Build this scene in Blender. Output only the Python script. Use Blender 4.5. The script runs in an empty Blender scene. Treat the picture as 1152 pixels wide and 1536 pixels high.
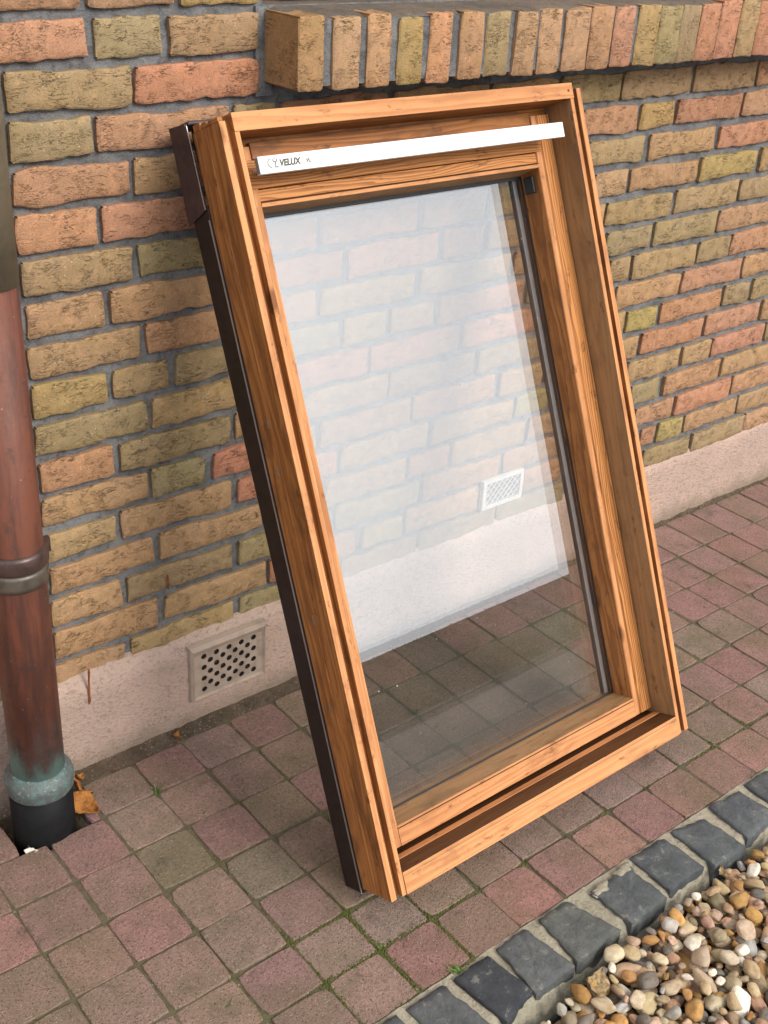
import bpy, bmesh, math, random
import numpy as np
from mathutils import Vector, Matrix, noise

# ------------------------------------------------------------------ camera
SC = bpy.context.scene
COL = SC.collection
YAW, PITCH, ROLL = math.radians(40.63224792), math.radians(28.84678318), math.radians(3.5453611)
CAM = Vector((0.0, -1.55176354, 1.4344568))
FPX = 1781.68
fw = Vector((math.sin(YAW)*math.cos(PITCH), math.cos(YAW)*math.cos(PITCH), -math.sin(PITCH)))
r0 = Vector((math.cos(YAW), -math.sin(YAW), 0)); u0 = r0.cross(fw)
rt = math.cos(ROLL)*r0 + math.sin(ROLL)*u0
up = -math.sin(ROLL)*r0 + math.cos(ROLL)*u0
cd = bpy.data.cameras.new('camera'); cam = bpy.data.objects.new('camera', cd); COL.objects.link(cam)
m = Matrix((rt, up, -fw)).transposed().to_4x4(); m.translation = CAM
cam.matrix_world = m
cd.sensor_fit = 'VERTICAL'; cd.sensor_height = 24.0; cd.lens = 24.0*FPX/1536.0
cd.clip_start = 0.02; cd.clip_end = 500
SC.camera = cam

# ------------------------------------------------------------------ light
SUN_AZ, SUN_EL = math.radians(16), math.radians(36)      # azimuth from -y towards +x
wd = bpy.data.worlds.new('World'); SC.world = wd; wd.use_nodes = True
nt = wd.node_tree; nt.nodes.clear()
sky = nt.nodes.new('ShaderNodeTexSky'); sky.sky_type = 'NISHITA'; sky.sun_disc = False
sky.sun_elevation = SUN_EL; sky.sun_rotation = math.pi - SUN_AZ
sky.air_density = 1.0; sky.dust_density = 6.0; sky.ozone_density = 1.0
hs = nt.nodes.new('ShaderNodeHueSaturation'); hs.inputs['Saturation'].default_value = 0.25
ov = nt.nodes.new('ShaderNodeMix'); ov.data_type = 'RGBA'; ov.inputs[0].default_value = 0.84      # high even cloud over the clear-sky gradient
ov.inputs[7].default_value = (7.0, 7.3, 7.9, 1)
bg = nt.nodes.new('ShaderNodeBackground'); bg.inputs[1].default_value = 0.112
wo = nt.nodes.new('ShaderNodeOutputWorld')
nt.links.new(sky.outputs[0], hs.inputs['Color']); nt.links.new(hs.outputs[0], ov.inputs[6]); nt.links.new(ov.outputs[2], bg.inputs[0]); nt.links.new(bg.outputs[0], wo.inputs[0])
sd = bpy.data.lights.new('sun', 'SUN'); sd.energy = 1.5; sd.angle = math.radians(24); sd.color = (1.0, 0.95, 0.88)
sun = bpy.data.objects.new('sun', sd); COL.objects.link(sun)
tos = Vector((math.sin(SUN_AZ)*math.cos(SUN_EL), -math.cos(SUN_AZ)*math.cos(SUN_EL), math.sin(SUN_EL)))
sun.rotation_euler = tos.to_track_quat('Z', 'Y').to_euler(); sun.location = tos*20
SC.view_settings.view_transform = 'Standard'; SC.view_settings.look = 'None'
SC.view_settings.exposure = 0.86; SC.view_settings.gamma = 1.0
SC.view_settings.use_curve_mapping = False

RND = random.Random(7)
def n3(x, y, z): return noise.noise((x, y, z))

# ------------------------------------------------------------------ object helpers
def obj(name, me, mat=None, parent=None, loc=None):
    o = bpy.data.objects.new(name, me); COL.objects.link(o)
    if mat is not None and me is not None:
        if isinstance(mat, (list, tuple)):
            if len(me.materials) == 0:
                for q in mat: me.materials.append(q)
        elif len(me.materials) == 0:
            me.materials.append(mat)
    if parent is not None: o.parent = parent
    if loc is not None: o.location = loc
    return o
def tag(o, label=None, cat=None, group=None, kind=None):
    if label: o['label'] = label
    if cat: o['category'] = cat
    if group: o['group'] = group
    if kind: o['kind'] = kind
    return o
def empty(name, loc=(0, 0, 0)):
    o = bpy.data.objects.new(name, None); COL.objects.link(o); o.location = loc; o.empty_display_size = .05
    return o
def mesh(name, vs, fs, smooth=False, mi=None):
    me = bpy.data.meshes.new(name); me.from_pydata([tuple(v) for v in vs], [], [tuple(f) for f in fs])
    if mi is not None: me.polygons.foreach_set('material_index', mi)
    if smooth: me.polygons.foreach_set('use_smooth', [True]*len(me.polygons))
    me.update(); return me
def fix(me):
    b = bmesh.new(); b.from_mesh(me); bmesh.ops.recalc_face_normals(b, faces=b.faces); b.to_mesh(me); b.free(); return me
def bevel(o, w=.001, seg=2):
    md = o.modifiers.new('bevel', 'BEVEL'); md.width = w; md.segments = seg; md.limit_method = 'ANGLE'; md.angle_limit = math.radians(40)
    return o
def box(x0, x1, y0, y1, z0, z1):
    vs = [(x, y, z) for z in (z0, z1) for y in (y0, y1) for x in (x0, x1)]
    fs = [(0, 2, 3, 1), (4, 5, 7, 6), (0, 1, 5, 4), (2, 6, 7, 3), (0, 4, 6, 2), (1, 3, 7, 5)]
    return vs, fs
def join_geo(parts):
    V, F = [], []
    for vs, fs in parts:
        o = len(V); V += list(vs); F += [tuple(i+o for i in f) for f in fs]
    return V, F
def rings(name, rs, cap0=False, cap1=True, smooth=False, closed=True):
    n = len(rs[0]); V = [p for r in rs for p in r]; F = []
    for k in range(len(rs)-1):
        for i in range(n if closed else n-1):
            j = (i+1) % n
            F.append((k*n+i, k*n+j, (k+1)*n+j, (k+1)*n+i))
    if cap0: F.append(tuple(range(n-1, -1, -1)))
    if cap1: F.append(tuple((len(rs)-1)*n+i for i in range(n)))
    return fix(mesh(name, V, F, smooth))
def lathe(name, prof, seg=40, cx=0, cy=0):
    rs = [[(cx+r*math.cos(2*math.pi*i/seg), cy+r*math.sin(2*math.pi*i/seg), z) for i in range(seg)] for r, z in prof]
    me = rings(name, rs, True, True)
    for p in me.polygons: p.use_smooth = len(p.vertices) == 4
    return me

# ------------------------------------------------------------------ material helpers
class NT:
    def __init__(s, name):
        s.m = bpy.data.materials.new(name); s.m.use_nodes = True
        s.t = s.m.node_tree; s.t.nodes.clear()
        s.out = s.t.nodes.new('ShaderNodeOutputMaterial')
    def n(s, typ, **kw):
        nd = s.t.nodes.new('ShaderNode'+typ)
        for k, v in kw.items(): setattr(nd, k, v)
        return nd
    def L(s, a, b): s.t.links.new(a, b)
    def set(s, sock, v):
        if hasattr(v, 'is_linked') or isinstance(v, bpy.types.NodeSocket): s.L(v, sock)
        else: sock.default_value = v
    def math(s, op, a, b=0.0, c=None, clamp=False):
        nd = s.n('Math', operation=op); nd.use_clamp = clamp
        s.set(nd.inputs[0], a); s.set(nd.inputs[1], b)
        if c is not None: s.set(nd.inputs[2], c)
        return nd.outputs[0]
    def mix(s, f, a, b, mode='MIX'):
        nd = s.n('Mix', data_type='RGBA', blend_type=mode)
        s.set(nd.inputs[0], f); s.set(nd.inputs[6], a); s.set(nd.inputs[7], b)
        return nd.outputs[2]
    def ramp(s, f, *stops):
        nd = s.n('ValToRGB'); cr = nd.color_ramp
        while len(cr.elements) < len(stops): cr.elements.new(0.5)
        for e, (p, c) in zip(cr.elements, stops):
            e.position = p; e.color = c if len(c) == 4 else (*c, 1)
        s.L(f, nd.inputs[0]); return nd.outputs[0]
    def sstep(s, f, a, b):
        nd = s.n('MapRange', interpolation_type='SMOOTHSTEP'); s.set(nd.inputs[0], f)
        nd.inputs[1].default_value = a; nd.inputs[2].default_value = b; return nd.outputs[0]
    def noise(s, vec, scale, detail=4, rough=.55, dist=0.0):
        nd = s.n('TexNoise'); s.L(vec, nd.inputs['Vector']); nd.inputs['Scale'].default_value = scale
        nd.inputs['Detail'].default_value = detail; nd.inputs['Roughness'].default_value = rough; nd.inputs['Distortion'].default_value = dist
        return nd.outputs[0]
    def voro(s, vec, scale, feature='F1', out=0):
        nd = s.n('TexVoronoi', feature=feature); s.L(vec, nd.inputs['Vector']); nd.inputs['Scale'].default_value = scale
        return nd.outputs[out]
    def mapv(s, vec, scale=(1, 1, 1), loc=(0, 0, 0), rot=(0, 0, 0)):
        nd = s.n('Mapping'); s.L(vec, nd.inputs[0]); nd.inputs['Scale'].default_value = scale; nd.inputs['Location'].default_value = loc; nd.inputs['Rotation'].default_value = rot
        return nd.outputs[0]
    def pos(s, per_object=True, obj_space=False):
        if obj_space:
            v = s.n('TexCoord').outputs['Object']
        else: v = s.n('NewGeometry').outputs['Position']
        if per_object:
            oi = s.n('ObjectInfo'); k = s.math('MULTIPLY', oi.outputs['Random'], 37.0)
            cm = s.n('CombineXYZ')
            for i in range(3): s.L(k, cm.inputs[i])
            va = s.n('VectorMath', operation='ADD'); s.L(v, va.inputs[0]); s.L(cm.outputs[0], va.inputs[1]); v = va.outputs[0]
        return v
    def bump(s, h, dist=.001, strength=1.0, normal=None):
        nd = s.n('Bump'); nd.inputs['Distance'].default_value = dist; nd.inputs['Strength'].default_value = strength
        s.L(h, nd.inputs['Height'])
        if normal is not None: s.L(normal, nd.inputs['Normal'])
        return nd.outputs[0]
    def pbr(s, color, rough=.8, normal=None, metal=0.0, spec=.5):
        b = s.n('BsdfPrincipled'); s.set(b.inputs['Base Color'], color); s.set(b.inputs['Roughness'], rough)
        s.set(b.inputs['Metallic'], metal); s.set(b.inputs['Specular IOR Level'], spec)
        if normal is not None: s.L(normal, b.inputs['Normal'])
        s.L(b.outputs[0], s.out.inputs[0]); return b
def C(r, g, b): return (r, g, b, 1.0)
def srgb(r, g, b):
    f = lambda c: ((c/255+.055)/1.055)**2.4 if c > 10 else c/255/12.92
    return (f(r), f(g), f(b), 1.0)

def mat_brick():
    N = NT('brick_clay'); v = N.pos(); oc = N.n('ObjectInfo').outputs['Color']
    big = N.noise(v, 17, 3); mid = N.noise(v, 70, 5, .6)
    col = N.mix(N.sstep(big, .35, .68), oc, N.mix(1, oc, C(.96, .95, .86), 'MULTIPLY'))
    col = N.mix(N.math('MULTIPLY', N.sstep(mid, .42, .70), .55), col, N.mix(1, oc, C(1.42, 1.30, 1.2), 'MULTIPLY'))
    col = N.mix(N.math('MULTIPLY', N.sstep(N.noise(v, 14, 4, .6, .6), .52, .74), .30), col, N.mix(1, oc, C(.66, .68, .62), 'MULTIPLY'))
    # waterstruck creases: stretched ridged noise
    vs = N.mapv(v, (1, 1, 4.2), rot=(0, .10, 0))
    cr = N.math('ABSOLUTE', N.math('SUBTRACT', N.noise(vs, 24, 4, .6, .5), .5))
    mask = N.sstep(N.noise(v, 26, 2), .50, .64)
    crease = N.math('MULTIPLY', N.math('SUBTRACT', 1.0, N.sstep(cr, .0, .013)), mask)
    cr2 = N.math('ABSOLUTE', N.math('SUBTRACT', N.noise(vs, 62, 3, .6, .6), .5))
    crease2 = N.math('MULTIPLY', N.math('SUBTRACT', 1.0, N.sstep(cr2, .0, .022)), N.math('MULTIPLY', N.sstep(N.noise(v, 44, 2), .48, .62), .55))
    crs = N.math('MAXIMUM', crease, crease2)
    col = N.mix(N.math('MULTIPLY', crs, .75), col, N.mix(1, oc, C(.26, .23, .22), 'MULTIPLY'))
    sp = N.voro(v, 170, out=0); sc = N.voro(v, 170, out=1)
    spk = N.math('MULTIPLY', N.math('SUBTRACT', 1.0, N.sstep(sp, .10, .24)), N.math('GREATER_THAN', N.n_sep(sc), .90))
    col = N.mix(N.math('MULTIPLY', spk, .6), col, C(.75, .62, .45))
    fine = N.noise(v, 430, 3, .75)
    col = N.mix(N.math('MULTIPLY', N.sstep(fine, .48, .68), .6), col, N.mix(1, oc, C(.50, .46, .44), 'MULTIPLY'))
    h = N.math('ADD', N.math('MULTIPLY', mid, .6), N.math('MULTIPLY', fine, .6))
    h = N.math('SUBTRACT', h, N.math('MULTIPLY', crs, 1.1))
    N.pbr(col, .95, N.bump(h, .0028, .9), spec=.2); return N.m
def _sep(self, c):
    nd = self.n('SeparateColor'); self.L(c, nd.inputs[0]); return nd.outputs[0]
NT.n_sep = _sep

def mat_rough(name, c1, c2, c3, s1=12, s2=90, s3=600, bd=.002, bs=.8, spk=None, rough=.95):
    N = NT(name); v = N.pos(False)
    a = N.noise(v, s1, 4); b = N.noise(v, s2, 5, .65); f = N.noise(v, s3, 3, .7)
    col = N.mix(N.sstep(a, .35, .68), c1, c2); col = N.mix(N.math('MULTIPLY', N.sstep(b, .48, .72), .6), col, c3)
    if spk:
        sp = N.voro(v, spk[0], out=0); sc = N.n_sep(N.voro(v, spk[0], out=1))
        k = N.math('MULTIPLY', N.math('SUBTRACT', 1.0, N.sstep(sp, .18, .30)), N.math('GREATER_THAN', sc, spk[1]))
        col = N.mix(N.math('MULTIPLY', k, .8), col, spk[2])
    h = N.math('ADD', N.math('MULTIPLY', b, 1.0), N.math('MULTIPLY', f, .5))
    N.pbr(col, rough, N.bump(h, bd, bs), spec=.25); return N.m

def mat_plinth():
    N = NT('plinth_render'); v = N.pos(False)
    a = N.noise(v, 5, 3); vs = N.mapv(v, (1, 1, 1.9), rot=(0, .5, 0)); b = N.noise(vs, 120, 5, .65); f = N.noise(v, 480, 3, .7)
    col = N.mix(N.sstep(a, .35, .65), C(.57, .405, .325), C(.50, .365, .295))
    col = N.mix(N.math('MULTIPLY', N.sstep(b, .5, .68), .7), col, C(.27, .195, .150))
    col = N.mix(N.math('MULTIPLY', N.sstep(N.noise(v, 17, 5, .7), .52, .72), .45), col, C(.33, .265, .21))
    # rising damp / dirt at the foot, with a ragged upper edge
    z = N.n('SeparateXYZ'); N.L(v, z.inputs[0])
    zz = N.math('ADD', z.outputs[2], N.math('MULTIPLY', N.math('SUBTRACT', N.noise(v, 22, 4), .5), .06))
    col = N.mix(N.math('MULTIPLY', N.math('SUBTRACT', 1.0, N.sstep(zz, .0, .055)), .65), col, C(.22, .175, .12))
    ck = N.math('ABSOLUTE', N.math('SUBTRACT', N.noise(v, 7, 5, .6, .4), .5))
    col = N.mix(N.math('MULTIPLY', N.math('SUBTRACT', 1.0, N.sstep(ck, .0, .004)), .6), col, C(.16, .12, .09))
    h = N.math('ADD', b, N.math('MULTIPLY', f, .5))
    N.pbr(col, .95, N.bump(h, .0040, 1.0), spec=.15); return N.m

def mat_paver():
    N = NT('concrete_paver'); v = N.pos(); oc = N.n('ObjectInfo').outputs['Color']; w = N.pos(False)
    a = N.noise(v, 22, 4, .6); b = N.noise(v, 210, 5, .75); f = N.noise(v, 700, 2, .7)
    col = N.mix(N.sstep(a, .35, .7), oc, N.mix(1, oc, C(.76, .82, .76), 'MULTIPLY'))
    col = N.mix(N.math('MULTIPLY', N.sstep(b, .46, .66), .8), col, N.mix(1, oc, C(.50, .49, .48), 'MULTIPLY'))
    # greenish film spreading across neighbouring pavers
    g = N.math('MULTIPLY', N.sstep(N.noise(w, 5.5, 4, .6), .46, .66), .38)
    col = N.mix(g, col, C(.165, .135, .075))
    sp = N.voro(v, 310, out=0); sc = N.n_sep(N.voro(v, 310, out=1))
    k = N.math('SUBTRACT', 1.0, N.sstep(sp, .15, .45))
    col = N.mix(N.math('MULTIPLY', N.math('MULTIPLY', k, N.math('GREATER_THAN', sc, .86)), .6), col, C(.50, .42, .34))
    col = N.mix(N.math('MULTIPLY', N.math('MULTIPLY', k, N.math('LESS_THAN', sc, .22)), .8), col, C(.05, .035, .03))
    st = N.math('MULTIPLY', N.sstep(N.noise(w, 13, 6, .75), .56, .74), .6)
    col = N.mix(st, col, C(.06, .05, .04))
    h = N.math('ADD', N.math('MULTIPLY', b, .8), N.math('MULTIPLY', f, .6)); h = N.math('SUBTRACT', h, N.math('MULTIPLY', k, .3))
    N.pbr(col, .93, N.bump(h, .0026, 1.0), spec=.2); return N.m

def mat_sett():
    N = NT('basalt_sett'); v = N.pos(); oc = N.n('ObjectInfo').outputs['Color']
    a = N.noise(v, 24, 5, .7); b = N.noise(v, 150, 6, .75); f = N.noise(v, 800, 3, .7)
    col = N.mix(N.sstep(a, .35, .68), oc, N.mix(1, oc, C(1.55, 1.55, 1.45), 'MULTIPLY'))
    col = N.mix(N.math('MULTIPLY', N.sstep(b, .5, .75), .5), col, N.mix(1, oc, C(.38, .38, .40), 'MULTIPLY'))
    col = N.mix(N.math('MULTIPLY', N.sstep(N.noise(v, 48, 4, .7, .5), .58, .66), .7), col, C(.26, .25, .20))
    N.pbr(col, .78, N.bump(N.math('ADD', N.math('ADD', b, N.math('MULTIPLY', f, .5)), a), .0040, 1.0), spec=.35); return N.m

def mat_pebble():
    N = NT('pebble_stone'); v = N.pos(True, True); oc = N.n('ObjectInfo').outputs['Color']
    a = N.noise(v, 1.3, 4, .6); b = N.noise(v, 7, 4, .7)
    col = N.mix(N.sstep(a, .35, .7), oc, N.mix(1, oc, C(.72, .66, .58), 'MULTIPLY'))
    col = N.mix(N.math('MULTIPLY', N.sstep(b, .52, .72), .5), col, N.mix(1, oc, C(1.3, 1.25, 1.2), 'MULTIPLY'))
    col = N.mix(N.math('MULTIPLY', N.sstep(N.noise(v, 3.1, 5, .75, .8), .60, .68), .5), col, N.mix(1, oc, C(.4, .33, .26), 'MULTIPLY'))
    N.pbr(col, N.math('ADD', .62, N.math('MULTIPLY', b, .3)), N.bump(b, .0018, .8), spec=.22); return N.m

def mat_wood(name, axis, light, dark, rough=.55, ring=.006, contrast=1.0, stain=None, knot=.75, spec=.18):
    """axis 0: grain runs along local x, 1: along local y"""
    N = NT(name); v = N.pos(True, True)
    sc = (.10, 1, 1) if axis == 0 else (1, .10, 1)
    sf = (.03, 1, 1) if axis == 0 else (1, .03, 1)
    vd = N.mapv(v, sc); d = N.noise(vd, 22, 3, .5)
    d2 = N.noise(vd, 70, 2, .5)
    sx = N.n('SeparateXYZ'); N.L(v, sx.inputs[0])
    a = sx.outputs[1] if axis == 0 else sx.outputs[0]
    q = N.math('ADD', a, N.math('MULTIPLY', sx.outputs[2], .62))
    q = N.math('ADD', q, N.math('MULTIPLY', d, .07)); q = N.math('ADD', q, N.math('MULTIPLY', d2, .006))
    ph = N.math('FRACT', N.math('MULTIPLY', q, 1.0/ring))
    late = N.math('MULTIPLY', N.sstep(ph, .15, .85), N.math('SUBTRACT', 1.0, N.sstep(ph, .90, 1.0)))
    fib = N.noise(N.mapv(v, sf), 520, 3, .65)
    zone = N.noise(vd, 11, 3)
    f = N.math('ADD', N.math('MULTIPLY', late, .62*contrast), N.math('MULTIPLY', N.math('SUBTRACT', fib, .5), .9*contrast))
    f = N.math('ADD', f, N.math('MULTIPLY', N.math('SUBTRACT', zone, .5), 1.3), clamp=True)
    col = N.mix(f, light, dark)
    if stain:
        col = N.mix(N.math('MULTIPLY', N.sstep(N.noise(N.mapv(v, (.35, 1, 1) if axis == 0 else (1, .35, 1)), 24, 5, .65, .4), .46, .70), stain[1]), col, stain[0])
    kn = N.voro(N.mapv(v, (.55, 1.1, 1.1) if axis == 0 else (1.1, .55, 1.1)), 9)
    kf = N.math('MULTIPLY', N.math('SUBTRACT', 1.0, N.sstep(kn, .05, .12)), knot)
    col = N.mix(kf, col, C(dark[0]*.35, dark[1]*.3, dark[2]*.3))
    # knocks and dirt
    dt = N.math('MULTIPLY', N.sstep(N.noise(N.mapv(v, (.4, 1, 1) if axis == 0 else (1, .4, 1)), 60, 5, .75), .57, .70), .7)
    col = N.mix(dt, col, C(dark[0]*.45, dark[1]*.42, dark[2]*.5))
    h = N.math('ADD', N.math('MULTIPLY', fib, .7), N.math('MULTIPLY', late, -.35))
    N.pbr(col, rough, N.bump(h, .0006, .6), spec=spec); return N.m

def mat_plain(name, color, rough=.5, metal=0.0, spec=.5, var=.15, bs=.2, scale=60):
    N = NT(name); v = N.pos(); a = N.noise(v, scale, 4, .6); b = N.noise(v, 400, 3, .7)
    dk = C(color[0]*(1-var), color[1]*(1-var), color[2]*(1-var))
    col = N.mix(N.sstep(a, .4, .7), color, dk)
    N.pbr(col, N.math('ADD', rough-.06, N.math('MULTIPLY', a, .12)), N.bump(b, .0004, bs), metal, spec); return N.m

def mat_glass():
    N = NT('double_glazing'); v = N.pos(False)
    lw = N.n('LayerWeight'); lw.inputs[0].default_value = .5
    f5 = N.math('POWER', lw.outputs['Facing'], 5.0)
    R = N.math('ADD', .22, N.math('MULTIPLY', f5, .78))
    bf = N.n('NewGeometry').outputs['Backfacing']
    R = N.math('MULTIPLY', R, N.math('SUBTRACT', 1.0, bf))
    tr = N.n('BsdfTransparent'); tr.inputs[0].default_value = (.972, .976, .970, 1)
    gl = N.n('BsdfGlossy'); gl.inputs['Roughness'].default_value = 0.0; gl.inputs[0].default_value = (1, 1, 1, 1)
    mx = N.n('MixShader'); N.L(R, mx.inputs[0]); N.L(tr.outputs[0], mx.inputs[1]); N.L(gl.outputs[0], mx.inputs[2])
    # thin film of dust plus a few drops of paint
    di = N.n('BsdfDiffuse'); di.inputs[0].default_value = (.62, .60, .54, 1)
    dust = N.math('MULTIPLY', N.sstep(N.noise(v, 14, 5, .7), .45, .8), .012)
    sp = N.voro(v, 55, out=0); sc = N.n_sep(N.voro(v, 55, out=1))
    k = N.math('MULTIPLY', N.math('SUBTRACT', 1.0, N.sstep(sp, .05, .10)), N.math('GREATER_THAN', sc, .90))
    fac = N.math('ADD', N.math('ADD', dust, .006), N.math('MULTIPLY', k, .55), clamp=True)
    m2 = N.n('MixShader'); N.L(fac, m2.inputs[0]); N.L(mx.outputs[0], m2.inputs[1]); N.L(di.outputs[0], m2.inputs[2])
    N.L(m2.outputs[0], N.out.inputs[0]); return N.m

def mat_copper():
    N = NT('aged_copper'); v = N.pos(False, True)
    s = N.n('SeparateXYZ'); N.L(v, s.inputs[0]); z = s.outputs[2]
    st = N.noise(N.mapv(v, (1, 1, .12)), 45, 4, .6); bl = N.noise(v, 40, 5, .65)
    col = N.mix(N.sstep(st, .38, .66), C(.165, .056, .032), C(.085, .036, .026))
    col = N.mix(N.math('MULTIPLY', N.sstep(bl, .56, .70), .7), col, C(.065, .036, .03))
    # verdigris creeping up from the foot, ragged
    zz = N.math('ADD', z, N.math('MULTIPLY', N.math('SUBTRACT', N.noise(N.mapv(v, (1, 1, .35)), 22, 5, .65), .5), .28))
    g = N.math('SUBTRACT', 1.0, N.sstep(zz, .13, .26))
    gc = N.mix(N.sstep(bl, .4, .65), C(.12, .125, .115), C(.075, .075, .075)); gc = N.mix(N.math('SUBTRACT', 1.0, N.sstep(zz, .13, .19)), gc, C(.16, .30, .27))
    col = N.mix(N.math('MULTIPLY', g, .85), col, gc)
    sp = N.voro(v, 130, out=0); sc = N.n_sep(N.voro(v, 130, out=1))
    k = N.math('MULTIPLY', N.math('SUBTRACT', 1.0, N.sstep(sp, .10, .2)), N.math('GREATER_THAN', sc, .94))
    col = N.mix(N.math('MULTIPLY', k, .5), col, C(.32, .28, .25))
    N.pbr(col, N.math('ADD', .42, N.math('MULTIPLY', bl, .3)), N.bump(bl, .0014, .7), .1, .35); return N.m

def mat_leaf(name, c1, c2):
    N = NT(name); v = N.pos(); a = N.noise(v, 120, 4, .65)
    N.pbr(N.mix(N.sstep(a, .38, .66), c1, c2), .75, N.bump(a, .001, .6), spec=.3); return N.m

M = {}
M['brick'] = mat_brick()
M['mortar'] = mat_rough('mortar', C(.235, .232, .228), C(.135, .134, .136), C(.060, .057, .052), 18, 85, 480, .0050, 1.0, (330, .86, C(.30, .28, .25)))
M['plinth'] = mat_plinth()
M['paver'] = mat_paver()
M['sand'] = mat_rough('joint_sand', C(.135, .105, .072), C(.120, .110, .055), C(.05, .040, .028), 6, 60, 600, .003, 1.0)
M['soil'] = mat_rough('soil', C(.09, .066, .045), C(.06, .045, .03), C(.15, .11, .075), 20, 120, 500, .006, 1.0)
M['lean'] = mat_rough('lean_mortar', C(.50, .44, .33), C(.40, .36, .26), C(.22, .20, .14), 22, 95, 500, .008, 1.0, (240, .85, C(.5, .45, .36)))
M['fillet'] = mat_rough('dirty_fillet', C(.17, .120, .082), C(.11, .080, .052), C(.04, .030, .020), 24, 130, 600, .009, 1.0, (200, .8, C(.38, .31, .24)))
M['sett'] = mat_sett(); M['pebble'] = mat_pebble()
M['lawn'] = mat_rough('lawn', C(.055, .05, .038), C(.045, .04, .03), C(.03, .028, .02), .3, 5, 60, .02, 1.0)
BARE = (C(.63, .290, .120), C(.32, .118, .038)); VARN = (C(.40, .160, .046), C(.14, .046, .013)); WEAT = (C(.345, .190, .084), C(.21, .105, .042))
for ax, nm in ((0, 'x'), (1, 'y')):
    M['bare'+nm] = mat_wood('bare_pine_'+nm, ax, *BARE, rough=.6, contrast=.62, ring=.014, stain=(C(.33, .140, .058), .7))
    M['varn'+nm] = mat_wood('varnished_pine_'+nm, ax, *VARN, rough=.42, contrast=.95, ring=.011, stain=(C(.13, .050, .017), .8))
    M['weat'+nm] = mat_wood('weathered_pine_'+nm, ax, *WEAT, rough=.65, contrast=.55, ring=.012, stain=(C(.17, .098, .050), .75))
    M['grain'+nm] = mat_wood('grainy_pine_'+nm, ax, C(.56, .24, .078), C(.19, .066, .017), rough=.5, contrast=1.2, ring=.0062)
    M['dark'+nm] = mat_wood('dark_stained_pine_'+nm, ax, C(.10, .042, .016), C(.05, .02, .009), rough=.45, contrast=.8, ring=.008)
M['glass'] = mat_glass()
M['clad'] = mat_plain('brown_aluminium', C(.026, .016, .014), .45, .0, .2, .25)
M['hood'] = mat_plain('brown_lacquered_sheet', C(.055, .034, .036), .4, .0, .3, .3)
M['rawedge'] = mat_plain('raw_aluminium_edge', C(.55, .56, .58), .35, .9)
M['white'] = mat_plain('white_lacquer', C(.76, .77, .77), .35, 0, .4, .05, .05)
M['offwhite'] = mat_plain('off_white_plastic', C(.58, .55, .50), .5, 0, .4, .15)
M['ink'] = mat_plain('printed_ink', C(.10, .09, .06), .6, 0, .3)
M['ink2'] = mat_plain('worn_printed_ink', C(.25, .22, .14), .6, 0, .3)
M['black'] = mat_plain('black_rubber', C(.014, .014, .015), .55)
M['spacer'] = mat_plain('grey_spacer', C(.36, .36, .37), .4, .3)
M['rust'] = mat_plain('rust', C(.24, .07, .022), .8, 0, .3, .5)
M['steel'] = mat_plain('steel', C(.45, .44, .42), .35, .9)
M['copper'] = mat_copper()
M['olive_pipe'] = mat_plain('weathered_brown_pipe', C(.185, .148, .095), .5, .0, .5, .3, .3, 25)
M['clamp'] = mat_plain('clamp_metal', C(.10, .062, .052), .38, .35, .5, .4)
M['clamp2'] = mat_plain('grey_clamp_metal', C(.135, .11, .085), .42, .35, .5, .35)
N_ = NT('verdigris'); _v = N_.pos(False); _a = N_.noise(_v, 70, 5, .7); _b = N_.noise(_v, 200, 4, .7)
N_.pbr(N_.mix(N_.sstep(_b, .55, .7), N_.mix(N_.sstep(_a, .30, .62), C(.10, .175, .16), C(.088, .092, .088)), C(.24, .28, .26)), .6, N_.bump(_b, .001, .5), .1)
M['verdigris'] = N_.m
M['socket'] = mat_plain('black_plastic', C(.009, .009, .010), .6, 0, .15, .3, .6)
M['vent'] = mat_plain('beige_vent', C(.39, .30, .235), .6, 0, .2, .3, .3, 35)
M['cavity'] = mat_plain('painted_dark', C(.012, .009, .007), .9)  # near-black colour: painted shade behind the vents, also the dark house pane
M['redwood'] = mat_plain('dark_red_paint', C(.10, .028, .022), .5)
M['dryleaf'] = mat_leaf('dry_leaf', C(.42, .17, .035), C(.20, .075, .02))
M['paleleaf'] = mat_leaf('pale_dry_leaf', C(.36, .26, .13), C(.16, .10, .045))
M['moss'] = mat_leaf('moss', C(.065, .082, .016), C(.098, .085, .024))
M['grass'] = mat_leaf('grass_blade', C(.10, .17, .035), C(.07, .12, .02))
M['hedge'] = mat_leaf('hedge_leaf', C(.03, .05, .018), C(.02, .03, .012))
M['shell'] = mat_plain('shell', C(.65, .60, .50), .5)

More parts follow.
